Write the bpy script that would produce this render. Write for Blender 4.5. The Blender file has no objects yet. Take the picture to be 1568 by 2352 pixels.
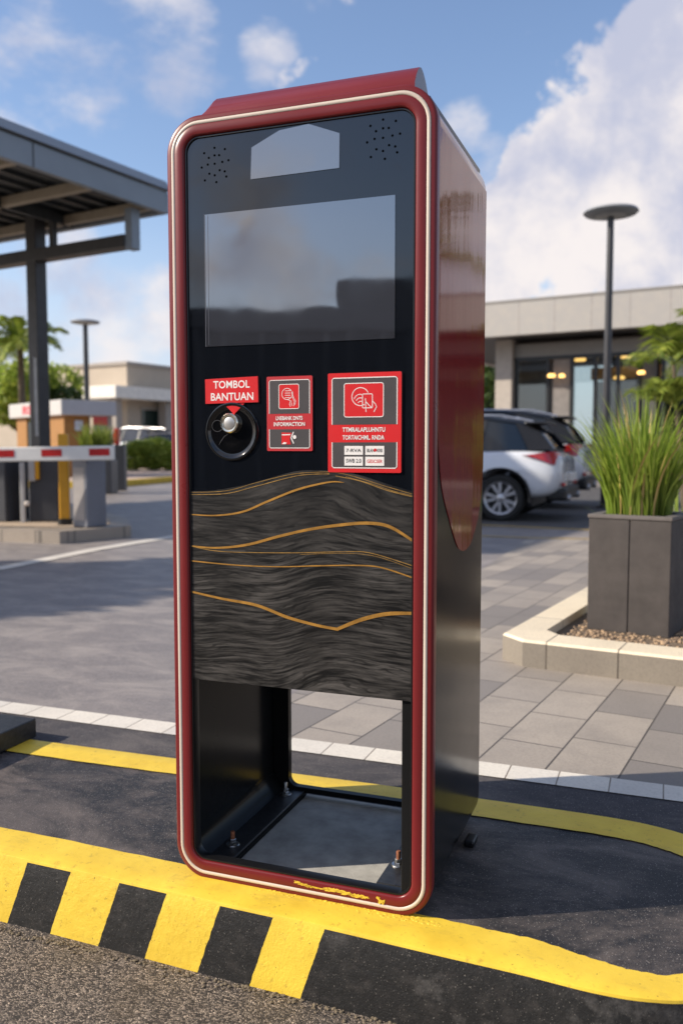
import bpy, bmesh, math, random
from mathutils import Vector, Matrix
from mathutils.geometry import tessellate_polygon
R = math.radians
random.seed(11)
S = bpy.context.scene
COL = S.collection

# ------------------------------------------------------------------ nodes
class NT:
    def __init__(s, tree):
        s.t = tree
    def n(s, kind, **kw):
        nd = s.t.nodes.new(kind)
        for k, v in kw.items(): setattr(nd, k, v)
        return nd
    def set(s, sock, v):
        if hasattr(v, 'is_output'): s.t.links.new(v, sock)
        elif isinstance(v, (tuple, list)) and sock.type == 'RGBA' and len(v) == 3: sock.default_value = (*v, 1)
        else: sock.default_value = v
    def coord(s, kind='Object'):
        return s.n('ShaderNodeTexCoord').outputs[kind]
    def math(s, op, a, b=0.0, c=None, clamp=False):
        nd = s.n('ShaderNodeMath', operation=op, use_clamp=clamp)
        s.set(nd.inputs[0], a); s.set(nd.inputs[1], b)
        if c is not None: s.set(nd.inputs[2], c)
        return nd.outputs[0]
    def vmath(s, op, a, b):
        nd = s.n('ShaderNodeVectorMath', operation=op)
        s.set(nd.inputs[0], a); s.set(nd.inputs[1], b)
        return nd.outputs['Value'] if op in ('DOT_PRODUCT', 'LENGTH', 'DISTANCE') else nd.outputs[0]
    def mapping(s, vec, scale=(1, 1, 1), rot=(0, 0, 0), loc=(0, 0, 0)):
        nd = s.n('ShaderNodeMapping'); s.set(nd.inputs[0], vec)
        nd.inputs['Scale'].default_value = scale; nd.inputs['Rotation'].default_value = rot; nd.inputs['Location'].default_value = loc
        return nd.outputs[0]
    def noise(s, scale, detail=4, rough=.55, vec=None, dist=0.0, color=False):
        nd = s.n('ShaderNodeTexNoise')
        if vec is None: vec = s.coord()
        s.set(nd.inputs['Vector'], vec)
        nd.inputs['Scale'].default_value = scale; nd.inputs['Detail'].default_value = detail
        nd.inputs['Roughness'].default_value = rough; nd.inputs['Distortion'].default_value = dist
        return nd.outputs['Color' if color else 'Fac']
    def voro(s, scale, vec=None, feature='F1', out='Distance', rnd=1.0):
        nd = s.n('ShaderNodeTexVoronoi', feature=feature)
        if vec is None: vec = s.coord()
        s.set(nd.inputs['Vector'], vec); nd.inputs['Scale'].default_value = scale; nd.inputs['Randomness'].default_value = rnd
        return nd.outputs[out]
    def sep(s, vec):
        nd = s.n('ShaderNodeSeparateXYZ'); s.set(nd.inputs[0], vec); return nd.outputs
    def comb(s, x, y, z):
        nd = s.n('ShaderNodeCombineXYZ')
        for i, v in enumerate((x, y, z)): s.set(nd.inputs[i], v)
        return nd.outputs[0]
    def mr(s, v, a, b, c=0.0, d=1.0, smooth=False):
        nd = s.n('ShaderNodeMapRange', interpolation_type='SMOOTHSTEP' if smooth else 'LINEAR', clamp=True)
        s.set(nd.inputs[0], v)
        for i, q in enumerate((a, b, c, d)): s.set(nd.inputs[i+1], q)
        return nd.outputs[0]
    def mix(s, f, a, b, blend='MIX'):
        nd = s.n('ShaderNodeMix', data_type='RGBA', blend_type=blend)
        s.set(nd.inputs[0], f); s.set(nd.inputs[6], a); s.set(nd.inputs[7], b)
        return nd.outputs[2]
    def bump(s, h, strength=.5, dist=.01, normal=None):
        nd = s.n('ShaderNodeBump'); s.set(nd.inputs['Height'], h)
        nd.inputs['Strength'].default_value = strength; nd.inputs['Distance'].default_value = dist
        if normal is not None: s.set(nd.inputs['Normal'], normal)
        return nd.outputs[0]

def newmat(name):
    m = bpy.data.materials.new(name); m.use_nodes = True
    m.node_tree.nodes.clear()
    t = NT(m.node_tree)
    p = t.n('ShaderNodeBsdfPrincipled'); o = t.n('ShaderNodeOutputMaterial')
    t.t.links.new(p.outputs[0], o.inputs[0])
    return m, t, p

def mat(name, color, rough=.5, metal=0.0, var=.15, vscale=6.0, bump=0.0, bscale=40.0, bdist=.002, coat=0.0, ior=1.5, spec=.5, rvar=.1, emit=None, trans=0.0):
    m, t, p = newmat(name)
    nz = t.noise(vscale, 5, .6)
    c2 = tuple(max(0, c*(1-var)) for c in color); c1 = tuple(min(1, c*(1+var)) for c in color)
    t.set(p.inputs['Base Color'], t.mix(t.mr(nz, .3, .7), c2, c1))
    t.set(p.inputs['Roughness'], t.mr(t.noise(vscale*2.3, 4), .3, .7, max(0, rough-rvar*rough), rough+rvar*rough))
    p.inputs['Metallic'].default_value = metal; p.inputs['IOR'].default_value = ior
    p.inputs['Specular IOR Level'].default_value = spec; p.inputs['Coat Weight'].default_value = coat; p.inputs['Coat Roughness'].default_value = .04
    if bump: t.set(p.inputs['Normal'], t.bump(t.noise(bscale, 6, .6), bump, bdist))
    if emit:
        t.set(p.inputs['Emission Color'], emit[0]); p.inputs['Emission Strength'].default_value = emit[1]
    return m

# ------------------------------------------------------------------ mesh builder
class MB:
    def __init__(s): s.v = []; s.f = []; s.m = []; s.sm = []
    def add(s, vs, fs, mi=0, smooth=False, M=None):
        b = len(s.v)
        for v in vs: s.v.append(tuple(M @ Vector(v)) if M is not None else tuple(v))
        for f in fs:
            s.f.append(tuple(b+i for i in f)); s.m.append(mi); s.sm.append(smooth)
        return s
    def box(s, x0, x1, y0, y1, z0, z1, mi=0, bev=0.0, M=None, seg=2):
        bm = bmesh.new(); bmesh.ops.create_cube(bm, size=1)
        for v in bm.verts:
            v.co = Vector(((x0+x1)/2+v.co.x*(x1-x0), (y0+y1)/2+v.co.y*(y1-y0), (z0+z1)/2+v.co.z*(z1-z0)))
        if bev: bmesh.ops.bevel(bm, geom=bm.edges[:], offset=bev, segments=seg, affect='EDGES', profile=.5)
        s.bm(bm, mi, M=M); return s
    def bm(s, bm, mi=0, smooth=False, M=None):
        bm.verts.index_update()
        s.add([v.co.copy() for v in bm.verts], [[v.index for v in f.verts] for f in bm.faces], mi, smooth, M); bm.free(); return s
    def prism(s, pts, h0, h1, mi=0, axis='z', M=None, side=None):
        # polygon pts (2d) extruded h0..h1 along axis
        def P(a, b, h): return {'z': (a, b, h), 'y': (a, h, b), 'x': (h, a, b)}[axis]
        n = len(pts)
        tri = tessellate_polygon([[Vector((a, b, 0)) for a, b in pts]])
        vs = [P(a, b, h0) for a, b in pts]+[P(a, b, h1) for a, b in pts]
        s.add(vs, [tuple(t) for t in tri]+[tuple(n+i for i in t) for t in tri], mi, M=M)
        s.add(vs, [(i, (i+1) % n, n+(i+1) % n, n+i) for i in range(n)], mi if side is None else side, M=M); return s
    def sheet(s, pts, z, mi=0):
        tri = tessellate_polygon([[Vector((a, b, 0)) for a, b in pts]])
        s.add([(a, b, z) for a, b in pts], [tuple(t) for t in tri], mi); return s
    def tube(s, pts, r, n=10, mi=0, cap=True, M=None):
        pts = [Vector(p) for p in pts]; rs = r if isinstance(r, (list, tuple)) else [r]*len(pts)
        vs = []; up = Vector((0, 0, 1))
        for i, p in enumerate(pts):
            d = (pts[min(i+1, len(pts)-1)]-pts[max(i-1, 0)]).normalized()
            a = d.cross(up)
            if a.length < 1e-3: a = d.cross(Vector((0, 1, 0)))
            a.normalize(); b = d.cross(a)
            for k in range(n):
                t = 2*math.pi*k/n; vs.append(p+(a*math.cos(t)+b*math.sin(t))*rs[i])
        fs = [(i*n+k, i*n+(k+1) % n, (i+1)*n+(k+1) % n, (i+1)*n+k) for i in range(len(pts)-1) for k in range(n)]
        s.add(vs, fs, mi, True, M)
        if cap: s.add(vs[:n]+vs[-n:], [tuple(range(n))[::-1], tuple(range(n, 2*n))], mi, False, M)
        return s
    def lathe(s, prof, n=32, mi=0, M=None, smooth=True):
        vs = []; L = len(prof)
        for k in range(n):
            t = 2*math.pi*k/n
            for r, z in prof: vs.append((r*math.cos(t), r*math.sin(t), z))
        fs = [(k*L+i, ((k+1) % n)*L+i, ((k+1) % n)*L+i+1, k*L+i+1) for k in range(n) for i in range(L-1)]
        s.add(vs, fs, mi, smooth, M); return s
    def build(s, name, mats, parent=None, loc=None, rotz=None, fix=True, autosmooth=False):
        me = bpy.data.meshes.new(name); me.from_pydata(s.v, [], s.f)
        if not isinstance(mats, (list, tuple)): mats = [mats]
        for m in mats: me.materials.append(m)
        me.polygons.foreach_set('material_index', s.m); me.polygons.foreach_set('use_smooth', s.sm)
        if fix:
            bm = bmesh.new(); bm.from_mesh(me); bmesh.ops.remove_doubles(bm, verts=bm.verts, dist=1e-6)
            bmesh.ops.recalc_face_normals(bm, faces=bm.faces)
            for ed in bm.edges:
                if len(ed.link_faces) == 2 and ed.calc_face_angle(0) > R(38): ed.smooth = False
            bm.to_mesh(me); bm.free()
        me.update()
        o = bpy.data.objects.new(name, me); COL.objects.link(o)
        if parent: o.parent = parent
        if loc is not None: o.location = loc
        if rotz is not None: o.rotation_euler = (0, 0, rotz)
        return o

def tag(o, label=None, cat=None, group=None, kind=None):
    for k, v in (('label', label), ('category', cat), ('group', group), ('kind', kind)):
        if v: o[k] = v
    return o
def empty(name, loc, rz=0.0):
    o = bpy.data.objects.new(name, None); COL.objects.link(o); o.location = loc; o.rotation_euler = (0, 0, rz); o.empty_display_size = .2
    return o
def copy_tree(o, parent=None):
    c = o.copy(); COL.objects.link(c); c.parent = parent
    for ch in list(o.children): copy_tree(ch, c)
    return c
def recess(o, d):   # shift children of an empty
    return o

def rr(u0, u1, z0, z1, r, n=8):
    out = []
    for cx, cz, a0 in ((u0+r, z0+r, 180), (u1-r, z0+r, 270), (u1-r, z1-r, 0), (u0+r, z1-r, 90)):
        for k in range(n+1):
            a = R(a0+90*k/n); out.append((cx+r*math.cos(a), cz+r*math.sin(a), math.cos(a), math.sin(a)))
    return out
def sweep(mb, path, prof, mi=0, closed=True, smooth=True, closed_prof=False, M=None):
    n = len(path); L = len(prof); vs = []
    for (u, z, nx, nz) in path:
        for (o, w) in prof: vs.append((u-nx*o, w, z-nz*o))
    fs = []
    for i in range(n if closed else n-1):
        j = (i+1) % n
        for k in range(L if closed_prof else L-1):
            q = (k+1) % L; fs.append((i*L+k, j*L+k, j*L+q, i*L+q))
    mb.add(vs, fs, mi, smooth, M)
def strip2(mb, pts, width, w, mi=0, thick=.0):
    n = len(pts); vs = []
    for i, p in enumerate(pts):
        a = Vector(pts[max(i-1, 0)]); b = Vector(pts[min(i+1, n-1)]); d = (b-a).normalized(); nn = Vector((-d.y, d.x))
        h = (width[i] if isinstance(width, (list, tuple)) else width)/2
        vs += [(p[0]+nn.x*h, w, p[1]+nn.y*h), (p[0]-nn.x*h, w, p[1]-nn.y*h)]
    mb.add(vs, [(2*i, 2*i+1, 2*i+3, 2*i+2) for i in range(n-1)], mi)
def catmull(pts, k=8):
    out = []; n = len(pts)
    for i in range(n-1):
        p0 = Vector(pts[max(i-1, 0)]); p1 = Vector(pts[i]); p2 = Vector(pts[i+1]); p3 = Vector(pts[min(i+2, n-1)])
        for j in range(k):
            t = j/k
            out.append(tuple(.5*((2*p1)+(p2-p0)*t+(2*p0-5*p1+4*p2-p3)*t*t+(-p0+3*p1-3*p2+p3)*t**3)))
    out.append(tuple(pts[-1])); return out
def text_mb(body, x0, x1, z0, z1, w, bold=.0, thick=.0004):
    cu = bpy.data.curves.new('lettering', 'FONT'); cu.body = body; cu.align_x = 'CENTER'; cu.offset = bold; cu.extrude = 0; cu.resolution_u = 3
    ob = bpy.data.objects.new('lettering', cu); COL.objects.link(ob)
    dg = bpy.context.evaluated_depsgraph_get(); me = bpy.data.meshes.new_from_object(ob.evaluated_get(dg))
    vs = [v.co.copy() for v in me.vertices]; fs = [tuple(p.vertices) for p in me.polygons]
    bpy.data.objects.remove(ob); bpy.data.meshes.remove(me); bpy.data.curves.remove(cu)
    ax, bx = min(v.x for v in vs), max(v.x for v in vs); ay, by = min(v.y for v in vs), max(v.y for v in vs)
    mb = MB(); mb.add([(x0+(v.x-ax)/(bx-ax)*(x1-x0), w, z0+(v.y-ay)/(by-ay)*(z1-z0)) for v in vs], fs)
    return mb

# ------------------------------------------------------------------ frames
TH = 0.355835
OX, OY = -0.40504, 2.06943
ca, sa = math.cos(TH), math.sin(TH)
def KW(u, w): return (OX+u*ca+w*sa, OY-u*sa+w*ca)      # kiosk-aligned ground coordinates -> world
# ------------------------------------------------------------------ camera
cam = bpy.data.cameras.new('camera'); co = bpy.data.objects.new('camera', cam); COL.objects.link(co); S.camera = co
co.location = (0, 0, 1.046); co.rotation_euler = (R(90-4.263), 0, 0)
cam.sensor_fit = 'VERTICAL'; cam.sensor_height = 36; cam.lens = 2000.19/2352*36
cam.clip_start = .05; cam.clip_end = 2000
cam.dof.use_dof = True; cam.dof.focus_distance = 2.12; cam.dof.aperture_fstop = 2.9
S.view_settings.view_transform = 'Standard'; S.view_settings.look = 'None'; S.view_settings.exposure = EXPOSURE = 0.36; S.view_settings.gamma = 1
# ------------------------------------------------------------------ light
SUN_EL, SUN_TRAVEL = R(31), Vector((.992, .125, 0))
sd = bpy.data.lights.new('sun', 'SUN'); sd.energy = 5.0; sd.angle = R(.6); sd.color = (1, .90, .76)
so = bpy.data.objects.new('sun', sd); COL.objects.link(so)
dirv = Vector((SUN_TRAVEL.x*math.cos(SUN_EL), SUN_TRAVEL.y*math.cos(SUN_EL), -math.sin(SUN_EL)))
so.rotation_euler = dirv.to_track_quat('-Z', 'Y').to_euler(); so.location = (-20, -4, 20)
wd = bpy.data.worlds.new('World'); S.world = wd; wd.use_nodes = True
t = NT(wd.node_tree); wd.node_tree.nodes.clear()
sky = t.n('ShaderNodeTexSky', sky_type='NISHITA'); sky.sun_disc = False; sky.sun_elevation = SUN_EL
sky.sun_rotation = math.atan2(-SUN_TRAVEL.x, -SUN_TRAVEL.y); sky.air_density = 1.1; sky.dust_density = .6; sky.ozone_density = 1.6
gv = t.coord('Generated')
nrm = t.n('ShaderNodeVectorMath', operation='NORMALIZE'); t.set(nrm.inputs[0], gv); gv = nrm.outputs[0]
def blobs(lst):
    tot = None
    for (x, y, z, rad) in lst:
        v = Vector((x, y, z)).normalized(); d = t.vmath('DOT_PRODUCT', gv, tuple(v))
        q = t.mr(d, math.cos(R(rad)), math.cos(R(rad*.25)), 0, 1, True)
        tot = q if tot is None else t.math('MAXIMUM', tot, q)
    return tot
wv = t.vmath('ADD', gv, t.vmath('MULTIPLY', t.noise(3.0, 3, .5, gv, color=True), (.06, .06, .06)))
big = t.noise(7.0, 9, .56, wv)
cm = blobs([(.31, .90, .31, 9), (.345, .871, .375, 7), (.25, .93, .235, 7), (.175, .958, .215, 4.8), (.345, .92, .235, 8), (.31, .945, .15, 4), (.42, .87, .30, 11), (.5, .85, .2, 12)])
cum = t.mr(t.math('ADD', t.math('MULTIPLY', cm, 1.15), t.math('MULTIPLY', t.math('SUBTRACT', big, .5), 3.2)), .44, .63, 0, 1, True)
wm = blobs([(-.275, .888, .37, 5.5), (-.214, .886, .412, 5), (-.173, .895, .40, 4.5), (-.33, .886, .335, 5), (-.071, .913, .400, 2.6), (.145, .944, .30, 3), (.13, .94, .33, 2.5)])
wnz = t.noise(6.5, 10, .62, t.mapping(wv, scale=(1, 1, 1.7)))
wis = t.mr(t.math('ADD', t.math('MULTIPLY', wm, .78), t.math('MULTIPLY', t.math('SUBTRACT', wnz, .5), 3.4)), .42, 1.25, 0, .72, True)
lm = blobs([(-.247, .959, .14, 5.5), (-.2, .966, .15, 4), (-.275, .955, .10, 5), (-.36, .925, .12, 5), (-.14, .98, .13, 4), (-.3, .94, .2, 4)])
low = t.mr(t.math('ADD', t.math('MULTIPLY', lm, .8), t.math('MULTIPLY', t.math('SUBTRACT', t.noise(9, 8, .55, wv), .5), 2.4)), .35, .95, 0, .85, True)
gz = t.sep(gv)
gen = t.mr(t.noise(3.4, 8, .6, t.mapping(wv, scale=(1, 1, 1.8))), .44, .64, 0, .85, True)   # broken cloud over the rest of the sky
back = t.mr(gz[1], .55, .2, 0, 1, True)
gen = t.math('MULTIPLY', gen, back)
haze = t.mr(gz[2], .30, .0, 0, .8, True)
cl = t.math('MAXIMUM', cum, t.math('MAXIMUM', wis, t.math('MAXIMUM', low, gen)))
skyc = t.mix(1.0, sky.outputs[0], (1.75, 1.72, 1.85), 'MULTIPLY')
skyc = t.mix(haze, skyc, (6.9, 7.6, 9.4))
shade = t.mr(t.noise(8.5, 8, .58, t.mapping(wv, loc=(0, 0, .35))), .34, .62, 0, 1, True)
cc = t.mix(shade, (5.6, 5.9, 7.4), (9.6, 9.0, 8.9))
fin = t.mix(cl, skyc, cc)
bg = t.n('ShaderNodeBackground'); t.set(bg.inputs[0], fin); bg.inputs[1].default_value = .077
ow = t.n('ShaderNodeOutputWorld'); t.t.links.new(bg.outputs[0], ow.inputs[0])

# ------------------------------------------------------------------ materials
red = mat('red_enamel', (.150, .0145, .016), .30, var=.07, spec=.35, coat=.0, vscale=3, bump=.01, bscale=300, bdist=.0003)
cream = mat('cream_inlay', (.60, .51, .42), .35, var=.06)
rubber = mat('black_gasket', (.006, .006, .007), .35)
ochre = mat('ochre_edge', (.45, .22, .03), .4)
blackpaint = mat('black_powder_coat', (.012, .012, .012), .19, var=.15, vscale=3, rvar=.1, ior=1.17)
steel = mat('zinc_steel', (.42, .42, .41), .32, metal=1, var=.25, vscale=90)
rust = mat('rusted_steel', (.28, .10, .045), .7, metal=.3, var=.4, vscale=120)
chrome = mat('brushed_ring', (.75, .68, .55), .2, metal=1, var=.06)
cap_m = mat('button_cap_metal', (.55, .53, .50), .35, metal=.8, var=.05)
sred = mat('sticker_red', (.62, .022, .024), .3, var=.05, coat=.3)
sred2 = mat('sticker_muted_red', (.48, .03, .035), .35, var=.05, coat=.3)
sgrey = mat('sticker_grey', (.062, .055, .055), .4, var=.1)
swhite = mat('sticker_white', (.78, .74, .70), .4, var=.04)
sblack = mat('sticker_black_ink', (.01, .01, .01), .5)
def glassy(name, col, ior, rough=.025, wob=.02, spec=.5):
    m, t, p = newmat(name)
    t.set(p.inputs['Base Color'], col); p.inputs['Roughness'].default_value = rough; p.inputs['IOR'].default_value = ior
    t.set(p.inputs['Normal'], t.bump(t.noise(3.2, 2, .4), wob, .05))
    smd = t.noise(9, 5, .65, t.mapping(t.coord(), scale=(1, 1, .5)))
    t.set(p.inputs['Roughness'], t.mr(smd, .35, .75, rough, rough+.05))
    return m
glass = glassy('black_glass', (.0045, .0055, .008), 1.7, .015, .03)
screen_m = glassy('screen_glass', (.03, .031, .038), 3.0, .02, .03)
camwin_m = glassy('camera_window_glass', (.07, .072, .078), 2.9, .05, .03)
dish_m = glassy('button_dish_gloss', (.003, .003, .0035), 1.6, .06, .02)

# red side panel, glossy with fine vertical ripple
m, t, p = newmat('red_side_gloss'); sidered = m
t.set(p.inputs['Base Color'], t.mix(t.noise(5, 4), (.185, .019, .021), (.22, .023, .025)))
p.inputs['Roughness'].default_value = .07; p.inputs['IOR'].default_value = 1.45; p.inputs['Specular IOR Level'].default_value = .19
t.set(p.inputs['Normal'], t.bump(t.noise(2.5, 3, .5, t.mapping(t.coord(), scale=(2.5, 2.5, .5))), .05, .03))

# printed grain panel
m, t, p = newmat('printed_grain'); grain = m
oc = t.coord(); sx = t.sep(oc)
wob = t.math('MULTIPLY', t.math('SUBTRACT', t.noise(2.3, 1.2, .4, t.mapping(oc, scale=(1, 1, 1.3))), .5), .26)
wav = t.math('MULTIPLY', t.math('SINE', t.math('ADD', t.math('MULTIPLY', sx[0], 9.0), 4.2)), .028)
zz = t.math('SUBTRACT', t.math('ADD', sx[2], wob), wav)
g1 = t.noise(1, 5, .62, t.comb(t.math('MULTIPLY', sx[0], 6.5), 0.0, t.math('MULTIPLY', zz, 78.0)))
g2 = t.noise(1, 4, .6, t.comb(t.math('MULTIPLY', sx[0], 17.0), 3.0, t.math('MULTIPLY', zz, 230.0)))
gg = t.math('ADD', t.math('MULTIPLY', g1, .62), t.math('MULTIPLY', g2, .38))
cf = t.mr(sx[2], .76, .97, 1.0, .45)
gg = t.math('ADD', t.math('MULTIPLY', t.math('SUBTRACT', gg, .5), cf), .49)
ph = t.math('ADD', t.math('MULTIPLY', zz, 560.0), t.math('MULTIPLY', t.noise(9, 3, .55, t.mapping(oc, scale=(1, 1, 3))), 26.0))
ln = t.mr(t.math('SINE', ph), .25, 1.0, 0, 1, True)
ln = t.math('MULTIPLY', ln, t.mr(t.noise(1, 3, .6, t.comb(t.math('MULTIPLY', sx[0], 14.0), 7.0, t.math('MULTIPLY', zz, 60.0))), .42, .6))
c = t.mix(t.mr(gg, .42, .60), (.004, .004, .004), (.085, .078, .071))
c = t.mix(t.math('MULTIPLY', ln, .75), c, (.0025, .0025, .0025))
big_ = t.mr(t.noise(5, 2, .5), .35, .7, .55, 1.15)
c = t.mix(1.0, c, t.comb(big_, big_, big_), 'MULTIPLY')
t.set(p.inputs['Base Color'], c); p.inputs['Roughness'].default_value = .33
t.set(p.inputs['Normal'], t.bump(gg, .06, .001))
gold = mat('gold_ink', (.33, .165, .03), .35, var=.3, vscale=40)
goldline = mat('gold_fine_ink', (.30, .17, .04), .4, var=.4, vscale=60)

def asphalt(name, dark, lite, stain, speck=(.3, .27, .24), grainscale=170., stain_amt=.5, chip=.5, bumps=.5, rough=.82):
    m, t, p = newmat(name); oc = t.coord()
    fine = t.noise(grainscale, 3, .7); v = t.voro(grainscale*1.15, out='Color'); vs = t.sep(v)
    c = t.mix(t.mr(fine, .3, .72), dark, lite)
    st = t.mr(t.noise(2.6, 8, .72, t.mapping(oc, scale=(1, 1.7, 1)), dist=.5), .44, .62, 0, stain_amt)
    st2 = t.mr(t.noise(11, 6, .7), .5, .75, 0, stain_amt*.7)
    c = t.mix(t.math('MAXIMUM', st, st2), c, stain)
    chipm = t.mr(vs[0], 1-chip*.28, 1-chip*.28+.04)
    c = t.mix(t.math('MULTIPLY', chipm, .8), c, speck)
    t.set(p.inputs['Base Color'], c); p.inputs['Roughness'].default_value = rough
    h = t.math('ADD', t.math('MULTIPLY', t.noise(grainscale*.8, 4, .7), 1.0), t.math('MULTIPLY', t.noise(14, 4), 1.6))
    t.set(p.inputs['Normal'], t.bump(h, bumps, .006)); return m
isl_m = asphalt('island_asphalt', (.004, .004, .005), (.034, .031, .032), (.15, .122, .106), grainscale=430, stain_amt=.8, chip=.18, rough=.55)
far_asph = asphalt('lot_asphalt', (.14, .124, .119), (.25, .222, .208), (.36, .315, .28), grainscale=120, stain_amt=.6, chip=.1, bumps=.2, rough=.55)
band_m = asphalt('dark_band_asphalt', (.022, .02, .025), (.07, .064, .068), (.15, .13, .12), grainscale=380, stain_amt=.6, chip=.15)
# near lane: coarse exposed aggregate
m, t, p = newmat('lane_aggregate'); lane_m = m
oc = t.coord(); wcd = t.vmath('ADD', oc, t.vmath('MULTIPLY', t.noise(60, 2, color=True), (.012, .012, .012)))
vv = t.n('ShaderNodeTexVoronoi', feature='F1'); t.set(vv.inputs['Vector'], t.mapping(wcd, scale=(1, 1.5, 1))); vv.inputs['Scale'].default_value = 210
ed = t.n('ShaderNodeTexVoronoi', feature='DISTANCE_TO_EDGE'); t.set(ed.inputs['Vector'], t.mapping(wcd, scale=(1, 1.5, 1))); ed.inputs['Scale'].default_value = 210
cs = t.sep(vv.outputs['Color'])
c = t.mix(t.mr(cs[0], .25, .95), (.06, .045, .035), (.58, .46, .35))
c = t.mix(t.mr(ed.outputs['Distance'], .16, .0), c, (.012, .010, .009))
c = t.mix(t.mr(t.noise(5, 6, .65), .48, .75, 0, .65), c, (.045, .038, .032))
c = t.mix(t.mr(t.noise(2.0, 3, .6), .54, .72, 0, .3), c, (.24, .15, .05))
t.set(p.inputs['Base Color'], c); p.inputs['Roughness'].default_value = .72
t.set(p.inputs['Normal'], t.bump(t.math('ADD', t.math('MULTIPLY', t.mr(ed.outputs['Distance'], 0, .3), 1.0), t.noise(30, 4)), .75, .004))

def paint(t, ox=0.0):
    oc = t.coord()
    y = t.mix(t.mr(t.noise(7, 5, .6), .3, .7), (.68, .45, .035), (.82, .58, .055))
    scuff = t.mr(t.noise(5, 8, .74, t.mapping(oc, scale=(1, 2.5, 2.5))), .56, .72, 0, .45)
    y = t.mix(scuff, y, (.36, .25, .05))
    dirt = t.mr(t.noise(38, 7, .72), .58, .72, 0, .75)
    y = t.mix(dirt, y, (.32, .20, .03))
    sp = t.mr(t.noise(120, 4, .65), .66, .72, 0, .9)
    y = t.mix(sp, y, (.10, .07, .02))
    bm_ = t.math('ADD', t.noise(70, 5, .65), t.math('MULTIPLY', t.noise(18, 4), 1.5))
    return y, bm_
m, t, p = newmat('yellow_road_paint'); yel = m
y, bm_ = paint(t); t.set(p.inputs['Base Color'], y); p.inputs['Roughness'].default_value = .5
t.set(p.inputs['Normal'], t.bump(bm_, .35, .0018))
# kerb face: yellow and black slanted stripes
m, t, p = newmat('kerb_stripes'); kerb_m = m
y, bm_ = paint(t); s3 = t.sep(t.coord())
s_ = t.math('SUBTRACT', s3[0], t.math('MULTIPLY', s3[2], .31))
s_ = t.math('ADD', s_, t.math('MULTIPLY', t.math('SUBTRACT', t.noise(35, 4, .7), .5), .007))
fr = t.math('FRACT', t.math('DIVIDE', t.math('ADD', s_, .262+5.56), .2785))
msk = t.math('MULTIPLY', t.math('LESS_THAN', fr, .52), t.math('LESS_THAN', s_, .43))
bk = t.mix(t.mr(t.noise(26, 7, .7), .5, .72), (.008, .0075, .007), (.032, .028, .025))
bk = t.mix(t.mr(t.noise(260, 2, .5), .66, .72, 0, .6), bk, (.22, .2, .17))
bk = t.mix(t.math('MULTIPLY', t.mr(t.noise(6, 6, .7), .58, .70), t.mr(s_, .42, .5)), bk, (.065, .06, .055))
t.set(p.inputs['Base Color'], t.mix(msk, bk, y)); p.inputs['Roughness'].default_value = .58
t.set(p.inputs['Normal'], t.bump(t.math('ADD', bm_, t.math('MULTIPLY', t.noise(220, 3), .5)), .5, .0025))

def bricks(name, c1, c2, mortar, bw, bh, off=.5, ms=.004, scale=1.0, dirt=(.2, .17, .14), xoff=0.0, yoff=0.0, vert=False):
    m, t, p = newmat(name); oc = t.coord()
    if vert: oc = t.comb(t.sep(oc)[0], t.sep(oc)[2], 0.0)
    b = t.n('ShaderNodeTexBrick', offset=off, offset_frequency=2, squash=1)
    t.set(b.inputs['Vector'], t.mapping(oc, loc=(xoff, yoff, 0)))
    b.inputs['Scale'].default_value = 1; b.inputs['Brick Width'].default_value = bw; b.inputs['Row Height'].default_value = bh
    b.inputs['Mortar Size'].default_value = ms; b.inputs['Mortar Smooth'].default_value = .15; b.inputs['Bias'].default_value = 0
    t.set(b.inputs['Color1'], c1); t.set(b.inputs['Color2'], c2); t.set(b.inputs['Mortar'], mortar)
    c = t.mix(t.mr(t.noise(3.5, 7, .65), .45, .75, 0, .55), b.outputs['Color'], dirt)
    c = t.mix(t.mr(t.noise(90, 4, .6), .45, .75, 0, .25), c, tuple(q*.5 for q in dirt))
    t.set(p.inputs['Base Color'], c); p.inputs['Roughness'].default_value = .58
    h = t.math('ADD', t.math('MULTIPLY', b.outputs['Fac'], -1.2), t.math('MULTIPLY', t.noise(60, 5, .6), .6))
    t.set(p.inputs['Normal'], t.bump(h, .5, .004)); return m
paver_m = bricks('stone_pavers', (.39, .335, .275), (.205, .182, .163), (.07, .06, .05), .36, .2235, .37, .0035, dirt=(.20, .176, .155))
block_m = bricks('white_blocks', (.74, .68, .58), (.62, .58, .52), (.22, .18, .14), .1565, .30, 0, .0025, dirt=(.50, .46, .40), xoff=-.0235, yoff=-.85)
ktop_lit_m = bricks('kerb_stone_lit_top', (.80, .68, .49), (.70, .60, .44), (.16, .13, .10), .33, 1.0, 0, .004, dirt=(.60, .51, .38), yoff=.5, xoff=.1)  # kerb top: sunlit brightness put into the stone colour
kface_shaded_m = bricks('kerb_stone_shaded_face', (.25, .215, .17), (.175, .155, .13), (.08, .065, .05), .33, 2.0, 0, .004, dirt=(.17, .145, .12), yoff=1.0, xoff=.1)  # same stone on the sides, shade painted in as a darker colour
concrete = mat('concrete', (.36, .345, .31), .85, var=.25, vscale=14, bump=.4, bscale=220, bdist=.002)

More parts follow.
